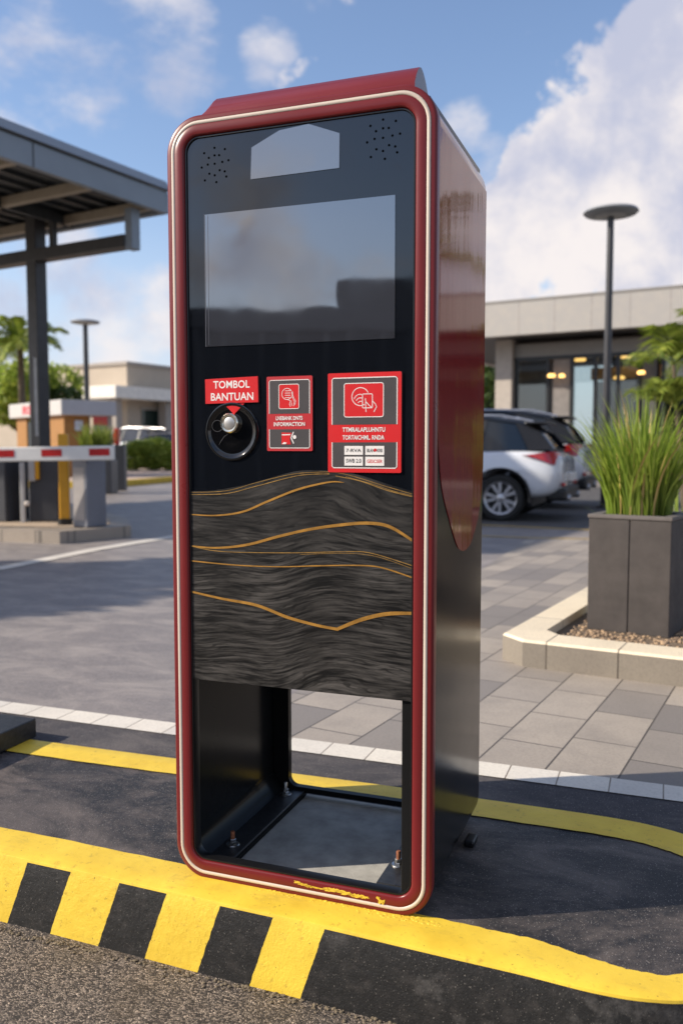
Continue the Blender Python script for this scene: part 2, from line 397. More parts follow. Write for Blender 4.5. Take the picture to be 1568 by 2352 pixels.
# ------------------------------------------------------------------ ground and island
def kobj(mb, name, mats, **kw):   # sheets defined in kiosk-aligned coordinates
    return mb.build(name, mats, loc=(OX, OY, 0), rotz=-TH, **kw)
near = [(-9, -.07), (-5, -.07), (-2, -.072), (-.9, -.072), (-.42, -.075), (-.1, -.083), (.16, -.092), (.42, -.098), (.68, -.110), (.86, -.117), (1.0, -.127), (1.10, -.118), (1.19, -.084), (1.33, .02), (1.44, .15), (1.49, .29), (1.46, .43), (1.34, .55), (1.22, .64), (1.1, .69), (.95, .708), (.6, .710), (.2, .707), (-.3, .69), (-1.1, .672), (-2.5, .67), (-5, .67), (-9, .67)]
path = catmull(near, 10)
def offs(path, d):
    out = []
    for i, p in enumerate(path):
        a = Vector(path[max(i-1, 0)]); b = Vector(path[min(i+1, len(path)-1)]); q = (b-a).normalized()
        out.append((p[0]-q.y*d, p[1]+q.x*d))
    return out
def wfac(p): return 1-.38*max(0, min(1, (p[0]-.85)/.3))*(1 if p[1] < .45 else max(0, (.6-p[1])/.15))
mid = offs(path, .012)
tag(kobj(MB().sheet(mid, 0.0), 'island_surface', isl_m), kind='structure')
# kerb: yellow top, rounded arris, striped face
mb = MB(); vs = []
def jit(i, a): return (math.sin(i*1.7)+math.sin(i*.63+1)+math.sin(i*3.1+2))*a
rings = [(.128, .0035), (.06, .0045), (.006, .0045), (.0018, .0026), (.0, -.003)]
n = len(path)
for d, z in rings:
    p0_, p1_ = offs(path, 0), offs(path, d)
    pp = [(a[0]+(b[0]-a[0])*wfac(a), a[1]+(b[1]-a[1])*wfac(a)) for a, b in zip(p0_, p1_)]
    vs += [(p[0], p[1]+(jit(i, .0010) if d > .1 else 0), z) for i, p in enumerate(pp)]
mb.add(vs, [(k*n+i, k*n+i+1, (k+1)*n+i+1, (k+1)*n+i) for k in range(len(rings)-1) for i in range(n-1)], 0, True)
vs = []
for d, z in ((.0, -.003), (-.008, -.05), (-.018, -.11), (-.027, -.19)):
    pp = offs(path, d); vs += [(p[0], p[1], z) for p in pp]
mb.add(vs, [(k*n+i, k*n+i+1, (k+1)*n+i+1, (k+1)*n+i) for k in range(3) for i in range(n-1)], 1, True)
tag(kobj(mb, 'island_kerb', [yel, kerb_m]), kind='structure')
# concrete pad inside the terminal
pad = MB().prism([(.06, .02), (.60, .02), (.60, .56), (.06, .56)], .0015, .0036)
tag(kobj(pad, 'concrete_pad', concrete), kind='structure')
# lane in front (lower)
mb = MB(); N = 2
tag(kobj(MB().sheet([(-160, -160), (160, -160), (160, .62), (-160, .62)], -.16), 'lane_road', lane_m), kind='structure')
tag(kobj(MB().sheet([(-400, .61), (400, .61), (400, 500), (-400, 500)], -.005), 'ground', far_asph), kind='structure')
mb = MB().box(-60, -9.2, .585, .605, -.18, .0).box(1.47, 60, .585, .605, -.18, .0)
tag(kobj(mb, 'lane_kerb', concrete), kind='structure')
# grit line along kerb foot
mb = MB(); rnd = random.Random(3)
for i in range(520):
    u = rnd.uniform(-1.1, 1.1); w = -.115-.012*max(0, (u-.3))+abs(rnd.gauss(0, .012))*-1
    s = rnd.uniform(.0015, .0055); bm = bmesh.new(); bmesh.ops.create_icosphere(bm, subdivisions=1, radius=s)
    for v in bm.verts: v.co = v.co*rnd.uniform(.7, 1.2); v.co.z *= .6
    mb.bm(bm, 0, M=Matrix.Translation((u, w-.008, -.16+s*.3)))
gritm = mat('grit', (.16, .125, .08), .9, var=.5, vscale=90)
tag(kobj(mb, 'loose_grit', gritm), kind='stuff', label='loose grit along the foot of the striped kerb', cat='grit')
tag(kobj(MB().sheet([(-60, .66), (40, .66), (40, .905), (-60, .905)], -.0015), 'dark_asphalt_band', band_m), kind='structure')
tag(kobj(MB().sheet([(-60, .897), (40, .897), (40, 1.018), (-60, 1.018)], .0015), 'white_block_line', block_m), kind='structure')
# pavers: own rotated frame (8.5 degrees off the island)
ang = math.atan2(1.147, .171)-TH
pxo = KW(.758, 1.025)
Mi = (Matrix.Translation((*pxo, 0)) @ Matrix.Rotation(ang, 4, 'Z')).inverted()
def inv(u, w): v = Mi @ Vector((*KW(u, w), 0)); return (v.x, v.y)
pv = MB().sheet([inv(*q) for q in ((-.36, 1.02), (40, 1.02), (40, 8.55), (-.36, 8.55))], -.001)
tag(pv.build('pavement', paver_m, loc=(*pxo, 0), rotz=ang), kind='structure')

# painted lines on the lot
linem = mat('pale_line_paint', (.62, .57, .50), .6, var=.12, vscale=4, bump=.2)
yline = mat('dull_yellow_line', (.46, .31, .09), .6, var=.15, vscale=4)
def wline(name, pts, w, m, z=.001, label=None):
    mb = MB(); p = [Vector(q) for q in pts]; vs = []
    for i, q in enumerate(p):
        d = (p[min(i+1, len(p)-1)]-p[max(i-1, 0)]).normalized(); nn = Vector((-d.y, d.x))*w/2
        vs += [(q.x+nn.x, q.y+nn.y, z), (q.x-nn.x, q.y-nn.y, z)]
    mb.add(vs, [(2*i, 2*i+1, 2*i+3, 2*i+2) for i in range(len(p)-1)])
    return tag(mb.build(name, m), kind='structure')
wline('lane_line', [(-5.6, 4.0), (-2.95, 7.465), (-2.519, 8.9), (-2.0, 10.1), (-1.3, 11.6)], .17, linem)
wline('bay_line', [(-.6, 12.6), (1.91, 11.67), (3.07, 11.02), (7, 8.9)], .12, yline)
wline('pavement_edge_line', [(1.6, 10.25), (2.234, 10.0), (2.78, 9.9), (6, 8.6)], .08, yline, .002)
# darker asphalt sheet for the parking apron under the cars
ap = MB().sheet([(-1.0, 12.7), (8, 9.0), (14, 17), (3, 26), (-3, 20)], -.001)
dk = asphalt('parking_asphalt', (.05, .048, .05), (.09, .085, .085), (.12, .11, .1), grainscale=80, stain_amt=.4, chip=.1, bumps=.2)
tag(ap.build('parking_apron', dk), kind='structure')
# far pink pavement and yellow kerb, left
pink = mat('pink_paving', (.46, .34, .27), .8, var=.1, vscale=2)
pv2 = MB().prism([(-5.15, 26.3), (-6.08, 22.5), (-30, 24), (-30, 40), (8, 40), (-1, 33)], -.02, .13)
tag(pv2.build('far_pavement', pink), kind='structure')
mb = MB()
for a, b in (((-6.08, 22.45), (-5.13, 26.3)), ((-5.13, 26.3), (-1, 33)), ((-6.08, 22.45), (-30, 23.9))):
    d = (Vector(b)-Vector(a)); L = d.length
    mb.box(-.02, L, -.10, .10, -.02, .16, bev=.02, M=Matrix.Translation((*a, 0)) @ Matrix.Rotation(math.atan2(d.y, d.x), 4, 'Z'))
tag(mb.build('far_kerb', mat('kerb_yellow', (.60, .40, .03), .6)), kind='structure')

# ------------------------------------------------------------------ the terminal
K = empty('payment_terminal', (*KW(.321, .279), 0), -TH)
tag(K, 'tall red framed black glass parking terminal bolted to the kerbed island', 'parking terminal')
CO = (-.321, -.279, 0)
def kp(mb, name, mats, parent=K, **kw): 
    return mb.build(name, mats, parent, loc=CO if parent is K else None, **kw)
Wd, Ht, Dp = .642, 1.80, .556
outer = rr(0, Wd, 0, Ht, .082, 12)
mb = MB(); sweep(mb, outer, [(.006, .031), (.0, .026), (.0, .008), (.0006, .0045), (.0025, .0022), (.006, .0012), (.0122, .0006), (.0132, .0022)])
sweep(mb, outer, [(.0218, .0022), (.0222, .0002), (.0236, -.0006), (.034, -.0009), (.0420, -.0004), (.0445, .0010), (.0458, .0035), (.046, .03)])
frame = kp(mb, 'front_frame', red)
mb = MB(); sweep(mb, outer, [(.0132, .004), (.0134, .0004), (.0145, -.0007), (.0175, -.0012), (.0205, -.0007), (.0216, .0004), (.0218, .004)])
kp(mb, 'cream_stripe', cream)
mb = MB(); sweep(mb, outer, [(.0461, .006), (.0475, .0045), (.0500, .0045), (.0515, .008), (.0515, .031)])
kp(mb, 'gasket', rubber)
mb = MB(); sweep(mb, outer, [(.0025, .0312), (.0025, .0345), (.008, .0345)]); kp(mb, 'edge_line', ochre)  # thin ochre line where the frame meets the shell
# shell, open bottom between the two foot flanges
sh = rr(.0045, Wd-.0045, .0045, Ht-.0045, .078, 10)
sh = sh[:]   # starts at left-bottom corner (180deg) going to bottom; rotate so that the gap is the bottom run
k = 11       # first corner (left bottom) occupies 0..10
pathS = [(.487, .0045, 0, -1)]+sh[k:]+sh[:k]+[(.117, .0045, 0, -1)]
mb = MB(); L = 8
prof = [(.0, .0345), (.0, .535), (.0015, .546), (.006, .5535), (.013, .556), (.013, .0345)]
vs = []; fs = []; ms = []
for (u, z, nx, nz) in pathS:
    for (o, w) in prof: vs.append((u-nx*o, w, z-nz*o))
L = len(prof)
for i in range(len(pathS)-1):
    for q in range(L):
        fz = min(pathS[i][1], pathS[i+1][1])
        mb.add([vs[i*L+q], vs[(i+1)*L+q], vs[(i+1)*L+(q+1) % L], vs[i*L+(q+1) % L]], [(0, 1, 2, 3)], 1 if (fz > 1.715 and q < 4) else 0, True)
mb.add(vs[:L], [tuple(range(L))], 0); mb.add(vs[-L:], [tuple(range(L))], 0)
kp(mb, 'shell', [blackpaint, sidered])
def side_shape():
    c = [(.0345, 1.717), (.0350, 1.30), (.0365, 1.15), (.044, 1.055), (.071, .972), (.105, .925), (.144, .889), (.19, .846), (.235, .812), (.27, .797), (.305, .791), (.345, .7925), (.385, .800), (.43, .824), (.47, .852), (.50, .888), (.522, .93), (.534, .99), (.538, 1.06), (.538, 1.717)]
    return c
shp = catmull(side_shape(), 4)
M_ = Matrix.Identity(4)
mb = MB().prism([(w, z) for w, z in shp], Wd-.0046, Wd-.0028, axis='x'); kp(mb, 'side_panel', sidered)
mb = MB().prism([(w, z) for w, z in shp], .0028, .0046, axis='x'); kp(mb, 'side_panel', sidered)
# rear panel with opening
po = rr(.018, Wd-.018, .0185, Ht-.018, .064, 8); pi_ = rr(.066, .576, .034, .492, .026, 8)
mb = MB(); n = len(po)
for w in (.532, .5535):
    mb.add([(a[0], w, a[1]) for a in po]+[(a[0], w, a[1]) for a in pi_], [(i, (i+1) % n, n+(i+1) % n, n+i) for i in range(n)])
for P_ in (po, pi_):
    mb.add([(a[0], .532, a[1]) for a in P_]+[(a[0], .5535, a[1]) for a in P_], [(i, (i+1) % n, n+(i+1) % n, n+i) for i in range(n)])
kp(mb, 'rear_panel', blackpaint)
kp(MB().box(.0185, Wd-.0185, .013, .531, .496, 1.775, bev=.004), 'inner_housing', blackpaint)
# top hood: convex ridge
prof = [(.012, 1.794), (.014, 1.806), (.022, 1.821), (.036, 1.838), (.052, 1.8500), (.064, 1.8535), (.080, 1.8500), (.100, 1.838), (.118, 1.820), (.128, 1.794)]
mb = MB(); us = [(.072, .0), (.105, 1.0), (.5875, 1.0), (.590, .995)]
vs = []
for (u, s_) in us:
    for (w, z) in prof: vs.append((u if s_ else u, w, 1.794+(z-1.794)*max(s_, .02)))
L = len(prof)
mb.add(vs, [(i*L+q, (i+1)*L+q, (i+1)*L+q+1, i*L+q+1) for i in range(3) for q in range(L-1)], 0, True)
mb.add(vs[-L:], [tuple(range(L))], 1); mb.add(vs[:L], [tuple(range(L))], 0)
kp(mb, 'top_hood', [red, mat('hood_end_grey', (.10, .09, .11), .3)])
# glass
kp(MB().prism([(a[0], a[1]) for a in rr(.044, .598, .4925, 1.756, .036, 8)], .0085, .0125, axis='y'), 'front_glass', glass)
# decor panel with wave top
edge = [(.044, .942), (.09, .943), (.1434, .9497), (.20, .961), (.2496, .9738), (.29, .985), (.3267, .9925), (.365, .9945), (.4015, .9935), (.44, .990), (.4792, .9825), (.5361, .9655), (.598, .949)]
ec = catmull(edge, 5)
dp = MB().prism([(.044, .4905), (.598, .4905)]+ec[::-1], .0066, .0084, axis='y')
curves = [
 ([(.044, .934), (.1432, .9381), (.2233, .957), (.3266, .982), (.4015, .9868)], .0018, 1),
 ([(.044, .939), (.1432, .9445), (.2233, .965), (.3, .983), (.36, .9895), (.43, .988), (.5361, .960), (.598, .944)], .0014, 1),
 ([(.4162, .9824), (.4744, .9716), (.5361, .9521), (.598, .9385)], .0020, 1),
 ([(.44, .981), (.5, .966), (.55, .951), (.598, .941)], .0012, 1),
 ([(.044, .887), (.1153, .8862), (.1856, .8966), (.2491, .9218), (.3264, .9513), (.4014, .9685), (.4357, .968)], [.003, .0045, .006, .0065, .006, .0045, .001], 0),
 ([(.044, .8121), (.1141, .8097), (.1953, .82), (.2743, .8419), (.3511, .8608), (.4257, .8733), (.4887, .8796), (.5409, .8734), (.598, .842)], [.004, .006, .0075, .008, .008, .0085, .009, .009, .007], 0),
 ([(.044, .8121), (.1304, .802), (.2998, .8059), (.4353, .8141), (.4982, .8138), (.598, .789)], .0018, 1),
 ([(.33, .8035), (.4353, .8105), (.51, .807), (.598, .7825)], .0010, 1),
 ([(.044, .7764), (.1679, .7715), (.2789, .7731), (.3757, .7799), (.4741, .7853), (.5268, .7822), (.598, .763)], [.004, .0036, .003, .0036, .0036, .004, .004], 0),
 ([(.044, .7028), (.1287, .6903), (.2202, .6801), (.2986, .6572), (.37, .644), (.4224, .6383)], [.006, .007, .009, .009, .008, .0085], 0),
 ([(.4190, .6383), (.4788, .6650), (.5364, .6812), (.598, .6866)], [.009, .011, .011, .008], 0)]
for pts, wd_, mi in curves:
    cc_ = catmull(pts, 7)
    if isinstance(wd_, list):
        ww = []
        for i in range(len(cc_)):
            f = i/7; a = min(int(f), len(wd_)-1); b = min(a+1, len(wd_)-1); ww.append(wd_[a]+(wd_[b]-wd_[a])*(f-a))
    else: ww = wd_
    ww = [q*.78 for q in ww] if isinstance(ww, list) else ww*.85
    strip2(dp, cc_, ww, .0060-.0001*curves.index((pts, wd_, mi))*.5, 1+mi)
kp(dp, 'decor_panel', [grain, gold, goldline], fix=False)
# screen, camera window
kp(MB().prism([(.0945, 1.278), (.5505, 1.278), (.5505, 1.5775), (.0945, 1.5775)], .0068, .0084, axis='y'), 'screen', screen_m)
kp(MB().box(.0945, .0955, .0062, .0068, 1.278, 1.5775).box(.1030, .1036, .0062, .0068, 1.282, 1.575), 'screen_edge', mat('screen_edge_grey', (.12, .12, .14), .4))
kp(MB().prism([(.2125, 1.6445), (.4245, 1.6465), (.4255, 1.7190), (.353, 1.7475), (.2836, 1.7425), (.2153, 1.7135)], .0068, .0084, axis='y'), 'camera_window', camwin_m)
hole = mat('speaker_hole_black', (.0005, .0005, .0005), .95, ior=1.05)
def speaker(cu, cz, s):
    pts = [(0, .04), (.027, .034), (-.027, .031), (.012, .022), (0, .023), (-.015, .019), (.036, .008), (.02, .006), (0, .004), (-.018, .004), (-.034, -.001), (.026, -.016), (.013, -.012), (-.014, -.017), (0, -.022), (-.026, -.031), (.004, -.038), (.03, -.028)]
    mb = MB()
    for a, b in pts:
        q = [(cu+a*s+.0026*math.cos(R(k*30)), cz+b*s+.0026*math.sin(R(k*30))) for k in range(12)]
        mb.prism(q, .0081, .0084, axis='y')
    return kp(mb, 'speaker_grille', hole)
speaker(.1215, 1.685, .98); speaker(.5225, 1.694, 1.04)
# help sign
hs = kp(MB().prism([(.0930, 1.1465), (.2285, 1.1480), (.2275, 1.2065), (.0925, 1.2030)], .0048, .0084, axis='y'), 'help_sign', sred)
def sub(mb, name, m, parent): return mb.build(name, m, parent)
sub(text_mb('TOMBOL', .1140, .2075, 1.1810, 1.1985, .0046, .016), 'lettering', swhite, hs)
sub(text_mb('BANTUAN', .1075, .2165, 1.1530, 1.1708, .0046, .016), 'lettering', swhite, hs)
kp(MB().prism([(.1400, 1.1455), (.1930, 1.1455), (.1665, 1.1215)], .0054, .0080, axis='y'), 'pointer', sred)
# button with dish
bx, bz = .1590, 1.1010
RX = Matrix.Rotation(R(90), 4, 'X')   # lathe z -> -y
mb = MB().lathe([(.0, .0022), (.030, .0018), (.050, .0004), (.056, .0006), (.0605, .0042), (.0635, .0048), (.0665, .0040), (.0685, .0)], 48, M=Matrix.Translation((.160, .0084, 1.082)) @ RX)
dish = kp(mb, 'button_dish', dish_m)
mb = MB().lathe([(.0145, .012), (.0165, .0150), (.0200, .0155), (.0228, .0125), (.0235, .004), (.0235, .0)], 40, M=Matrix.Translation((bx, .0075, bz)) @ RX)
btn = kp(mb, 'help_button', chrome)
mb = MB().lathe([(.0, .0142), (.011, .0140), (.0143, .0128), (.0146, .010)], 32, M=Matrix.Translation((bx, .0075, bz)) @ RX); sub(mb, 'button_cap', cap_m, btn)
engm = mat('engraving_grey', (.035, .035, .037), .3)
mb = MB(); pts = [(.123+.014*math.cos(R(a)), 1.095+.013*math.sin(R(a))) for a in range(40, 330, 15)]; strip2(mb, pts, .0018, .0058); kp(mb, 'dish_engraving', engm)
mb = MB(); strip2(mb, [(.150, 1.076), (.140, 1.070), (.132, 1.060), (.126, 1.050)], [.001, .002, .002, .0005], .0058); kp(mb, 'dish_engraving', engm)
def outline(mb, u0, u1, z0, z1, r, wd, w, mi=0, gap=None):
    q = rr(u0, u1, z0, z1, r, 5); q = [(a[0], a[1]) for a in q]; q.append(q[0]); strip2(mb, q, wd, w, mi)
def circle(cu, cz, r, a0=0, a1=360, k=24): return [(cu+r*math.cos(R(a0+(a1-a0)*i/k)), cz+r*math.sin(R(a0+(a1-a0)*i/k))) for i in range(k+1)]
# small sticker
s1 = kp(MB().prism([(a[0], a[1]) for a in rr(.2495, .3610, 1.0372, 1.2045, .003, 3)], .0058, .0084, axis='y'), 'instruction_sticker', sred2)
mb = MB(); mb.prism([(.256, 1.121), (.3545, 1.121), (.3545, 1.196), (.256, 1.196)], .0055, .0057, axis='y'); mb.prism([(.256, 1.044), (.3545, 1.044), (.3545, 1.086), (.256, 1.086)], .0055, .0057, axis='y')
sub(mb, 'grey_field', sgrey, s1)
mb = MB()
strip2(mb, [(.256, 1.121), (.256, 1.193), (.259, 1.196), (.3515, 1.196), (.3545, 1.193), (.3545, 1.121)], .0016, .0052)
strip2(mb, [(.256, 1.086), (.256, 1.047), (.259, 1.044), (.3515, 1.044), (.3545, 1.047), (.3545, 1.086)], .0016, .0052)
sub(mb, 'border_line', swhite, s1)
ic = sub(MB().prism([(a[0], a[1]) for a in rr(.2800, .3290, 1.132, 1.1865, .004, 4)], .0050, .0054, axis='y'), 'pictogram', sred, s1)
mb = MB(); outline(mb, .2800, .3290, 1.132, 1.1865, .004, .0014, .0048)
strip2(mb, circle(.3000, 1.165, .0125, 30, 330), .0012, .0048)
for k in range(4): strip2(mb, [(.295, 1.172-.005*k), (.3105-.001*k, 1.172-.005*k)], .0011, .0048)
strip2(mb, [(.302, 1.152), (.308, 1.150), (.306, 1.142), (.308, 1.137)], .0012, .0048); strip2(mb, [(.312, 1.170), (.313, 1.158), (.318, 1.148), (.316, 1.138)], .0012, .0048); strip2(mb, [(.3135, 1.170), (.3145, 1.160), (.321, 1.149), (.3195, 1.140)], .0010, .0047)
strip2(mb, [(.3105, 1.150), (.3115, 1.138)], .0011, .0048)
sub(mb, 'pictogram_lines', swhite, s1)
sub(text_mb('LNEBANK DNTS', .2725, .3375, 1.1065, 1.1155, .0050, .02), 'lettering', swhite, s1)
sub(text_mb('INFORMACTION', .2670, .3430, 1.0930, 1.1020, .0050, .02), 'lettering', swhite, s1)
mb = MB().prism([(.286, 1.052), (.309, 1.052), (.306, 1.064), (.311, 1.078), (.286, 1.079)], .0050, .0054, axis='y'); sub(mb, 'card_emblem', sred, s1)
mb = MB(); strip2(mb, [(.287, 1.0735), (.308, 1.0740)], .0022, .0048); strip2(mb, [(.3155, 1.080), (.3095, 1.067), (.316, 1.054)], .0026, .0048); mb.prism(circle(.318, 1.0685, .0045, 0, 350, 10), .0046, .0050, axis='y'); mb.prism([(.287, 1.053), (.292, 1.0575), (.299, 1.056), (.296, 1.0525)], .0046, .0049, axis='y')
sub(mb, 'emblem_lines', swhite, s1)
# big sticker
s2 = kp(MB().prism([(a[0], a[1]) for a in rr(.3985, .5670, .9905, 1.2075, .003, 3)], .0046, .0084, axis='y'), 'instruction_sticker', sred)
mb = MB(); mb.prism([(.4085, 1.095), (.5575, 1.095), (.5575, 1.1965), (.4085, 1.1965)], .0043, .0045, axis='y'); mb.prism([(.4085, 1.0005), (.5575, 1.0005), (.5575, 1.0565), (.4085, 1.0565)], .0043, .0045, axis='y')
sub(mb, 'grey_field', sgrey, s2)
mb = MB()
strip2(mb, [(.4085, 1.095), (.4085, 1.193), (.412, 1.1965), (.554, 1.1965), (.5575, 1.193), (.5575, 1.095)], .0020, .0040)
strip2(mb, [(.4085, 1.0565), (.4085, 1.004), (.412, 1.0005), (.554, 1.0005), (.5575, 1.004), (.5575, 1.0565)], .0020, .0040)
sub(mb, 'border_line', swhite, s2)
sub(MB().prism([(a[0], a[1]) for a in rr(.4370, .5270, 1.1115, 1.1845, .005, 5)], .0038, .0042, axis='y'), 'pictogram', sred, s2)
mb = MB(); outline(mb, .4370, .5270, 1.1115, 1.1845, .005, .0017, .0036)
strip2(mb, circle(.4745, 1.1555, .0195, 25, 300), .0016, .0036); strip2(mb, circle(.4735, 1.147, .0135, 60, 165, 12), .0014, .0036); strip2(mb, circle(.4745, 1.143, .0100, 60, 160, 12), .0014, .0036); strip2(mb, circle(.4755, 1.138, .0075, 60, 150, 8), .0014, .0036)
outline(mb, .4795, .5020, 1.131, 1.161, .002, .0016, .0036)
strip2(mb, [(.486, 1.152), (.487, 1.134), (.4875, 1.122)], .0016, .0035); strip2(mb, [(.486, 1.146), (.494, 1.137), (.501, 1.131)], .0016, .0035); strip2(mb, [(.502, 1.146), (.509, 1.139), (.5115, 1.133), (.5055, 1.122)], .0016, .0035)
sub(mb, 'pictogram_lines', swhite, s2)
sub(text_mb('TTMRALAPLUHNTU', .4330, .5310, 1.0790, 1.0890, .0040, .02), 'lettering', swhite, s2)
sub(text_mb('TORTAICHML. RNDA', .4330, .5290, 1.0620, 1.0720, .0040, .02), 'lettering', swhite, s2)
for i, (u0, z0, tx, mm) in enumerate(((.4375, 1.0290, '7-RVA', sblack), (.4860, 1.0290, 'BLAN   KRB', sblack), (.4375, 1.0055, 'SWB 2.0', sblack), (.4860, 1.0055, 'GESCSER', sred))):
    sub(MB().prism([(u0, z0), (u0+.0430, z0), (u0+.0430, z0+.0195), (u0, z0+.0195)], .0038, .0042, axis='y'), 'logo_card', swhite, s2)
    sub(text_mb(tx, u0+.004, u0+.039, z0+.006, z0+.0135 if i != 2 else z0+.015, .0036, .015), 'logo_lettering', mm, s2)
sub(MB().prism(circle(.5085, 1.0395, .0035, 0, 345, 12), .0034, .0037, axis='y'), 'logo_dot', sred, s2)
# foot flanges, bolts, rubber foot
flm = mat('scuffed_black_flange', (.018, .018, .019), .42, var=.6, vscale=60, bump=.25, bscale=120)
kp(MB().box(.040, .117, .060, .545, .0178, .0245, bev=.002), 'foot_flange', flm)
kp(MB().box(.487, .602, .085, .545, .0178, .0245, bev=.002), 'foot_flange', flm)
def bolt(u, w, r):
    M0 = Matrix.Translation((u, w, .0245))
    b = kp(MB().lathe([(.0, .036), (.0045, .036), (.0055, .0345), (.0055, .0)], 14, M=M0), 'anchor_bolt', r)
    sub(MB().lathe([(.0, .0085), (.0095, .0085), (.0110, .0072), (.0110, .0030), (.0095, .003)], 6, M=M0, smooth=False).lathe([(.0, .0165), (.008, .0165), (.009, .0155), (.009, .0085)], 6, M=M0 @ Matrix.Rotation(.4, 4, 'Z'), smooth=False), 'nut', steel, b)
    sub(MB().lathe([(.0, .003), (.0165, .003), (.0180, .0015), (.0180, .0)], 24, M=M0), 'washer', steel, b)
bolt(.081, .142, rust); bolt(.074, .490, steel); bolt(.512, .185, rust); bolt(.560, .490, steel)
kp(MB().box(.630, .657, .385, .440, .0, .018, bev=.005, seg=3), 'rubber_foot', rubber)
kp(MB().box(.569, .5935, .0132, .055, .048, .4955, bev=.002), 'inner_post', blackpaint)
# yellow paint smears on frame bottom
rnd = random.Random(8)
mb = MB()
def flake(cx, cz, lx, lz, ang_, w=-.0041):
    pts = []
    for k in range(22):
        a = 2*math.pi*k/22; rr_ = 1+rnd.uniform(-.45, .45)
        x = lx*math.cos(a)*rr_; z = lz*math.sin(a)*rr_; pts.append((cx+x*math.cos(ang_)-z*math.sin(ang_), cz+x*math.sin(ang_)+z*math.cos(ang_)))
    mb.prism(pts, w, w+.003, axis='y')
for k in range(12): flake(.325+.0145*k+rnd.uniform(-.003, .003), .0345-.0003*k+rnd.uniform(-.002, .002), rnd.uniform(.009, .018), rnd.uniform(.0015, .004), rnd.uniform(-.08, .05), -.0016)
for k in range(5): flake(.527+rnd.uniform(-.009, .009), .030+rnd.uniform(-.005, .005), rnd.uniform(.002, .006), rnd.uniform(.002, .005), rnd.uniform(-1, 1), -.0018)
kp(mb, 'paint_smear', yel)
# yellow paint lumps by the frame foot
mb = MB()
for k in range(150):
    u = rnd.gauss(.60, .05) if k % 2 else rnd.uniform(.2, .68); w = rnd.gauss(-.006, .006); s = rnd.uniform(.001, .0038)
    bm = bmesh.new(); bmesh.ops.create_icosphere(bm, subdivisions=1, radius=s)
    for v in bm.verts: v.co.z *= .4; v.co.x *= rnd.uniform(1.0, 2.2)
    mb.bm(bm, 0, True, M=Matrix.Translation((u, w, .004)))
tag(kobj(mb, 'paint_lumps', yel), kind='stuff', label='yellow paint lumps under the front edge of the terminal', cat='paint')
# black plinth at left edge
mb = MB().box(-2.1, -1.0, .28, .70, .004, .072, bev=.004)
tag(kobj(mb, 'equipment_plinth', flm), 'low black steel plinth on the island at the left edge', 'plinth')

# ------------------------------------------------------------------ street lamps
dgrey = mat('dark_grey_metal', (.035, .034, .037), .4, var=.15)
lampgrey = mat('lamp_head_grey', (.30, .31, .32), .4, var=.06)
lens = mat('lamp_lens', (.5, .5, .48), .3)
def lamp(x, y, h, rad, pr):
    r_ = empty('street_lamp', (x, y, 0))
    MB().tube([(0, 0, 0), (0, 0, h-.12)], [pr*1.15, pr*.9], 14).lathe([(pr*2.2, 0), (pr*2.2, .03), (pr*1.2, .05)], 16).build('pole', dgrey, r_)
    hd = MB().lathe([(0, h+.03), (rad*.6, h+.025), (rad*.95, h-.01), (rad, h-.045), (rad*.93, h-.075), (rad*.6, h-.10), (0, h-.11)], 40).build('lamp_head', lampgrey, r_)
    MB().lathe([(0, h-.119), (rad*.5, h-.115), (rad*.55, h-.106)], 30).build('lens', lens, hd)
    return r_
tag(lamp(4.53, 15, 5.03, .455, .062), 'tall street lamp with a round disc head rising behind the potted grass', 'street lamp', 'disc headed street lamps')
tag(lamp(-8.12, 28, 5.04, .46, .085), 'distant street lamp with a round disc head beside the canopy column', 'street lamp', 'disc headed street lamps')

# ------------------------------------------------------------------ canopy
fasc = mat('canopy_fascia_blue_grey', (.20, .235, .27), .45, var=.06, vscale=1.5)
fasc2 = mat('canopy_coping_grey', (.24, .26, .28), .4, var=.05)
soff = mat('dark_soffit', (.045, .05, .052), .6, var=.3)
beamt = mat('tan_beam', (.34, .29, .22), .6, var=.1)
colm = mat('column_dark', (.04, .037, .036), .5, var=.2)
cx0, cy0 = -2.93, 15.15
aA = math.atan2(.866, .5)     # along the eave, away from camera
CN = empty('entrance_canopy', (cx0, cy0, 0), aA)
tag(CN, 'large flat steel canopy with blue grey fascia above the entry lane', 'canopy')
# local x: along (negative toward camera), local y: to the left (inside)
Lc, Wc = 8.9, 8.5
mb = MB().box(-Lc, 0, 0, .12, 5.0, 5.34).box(-Lc, -Lc+.12, .123, Wc, 5.0, 5.34).box(-.12, 0, .123, Wc, 5.0, 5.34)
for k in range(1, 4): mb.box(-.02-k*2.85, -k*2.85, -.006, -.001, 5.0, 5.34, 1)
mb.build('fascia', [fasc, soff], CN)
mb = MB(); mb.prism([(-.055, 5.375), (.0, 5.37), (.30, 5.45), (.30, 5.58), (.10, 5.565), (-.03, 5.40)], -Lc-.05, .05, axis='x')
mb.box(-Lc, 0, .301, Wc, 5.46, 5.56); mb.build('coping', fasc2, CN)
mb = MB().box(-Lc+.02, -.02, .02, Wc, 5.341, 5.369); mb.build('shadow_gap', soff, CN)
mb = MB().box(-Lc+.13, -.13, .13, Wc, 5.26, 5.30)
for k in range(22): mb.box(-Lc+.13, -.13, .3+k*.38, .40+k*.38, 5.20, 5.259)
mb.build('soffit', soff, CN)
for k, x in enumerate((-.28, -1.62, -3.05, -4.5, -6.0, -7.5)):
    MB().box(x-.06, x+.06, .125, Wc, 5.02, 5.18, bev=.01).build('cross_beam', beamt, CN)
for y in (2.2, 4.4, 6.6):
    MB().box(-Lc+.13, -.13, y-.05, y+.05, 5.02, 5.18).build('purlin', soff, CN)
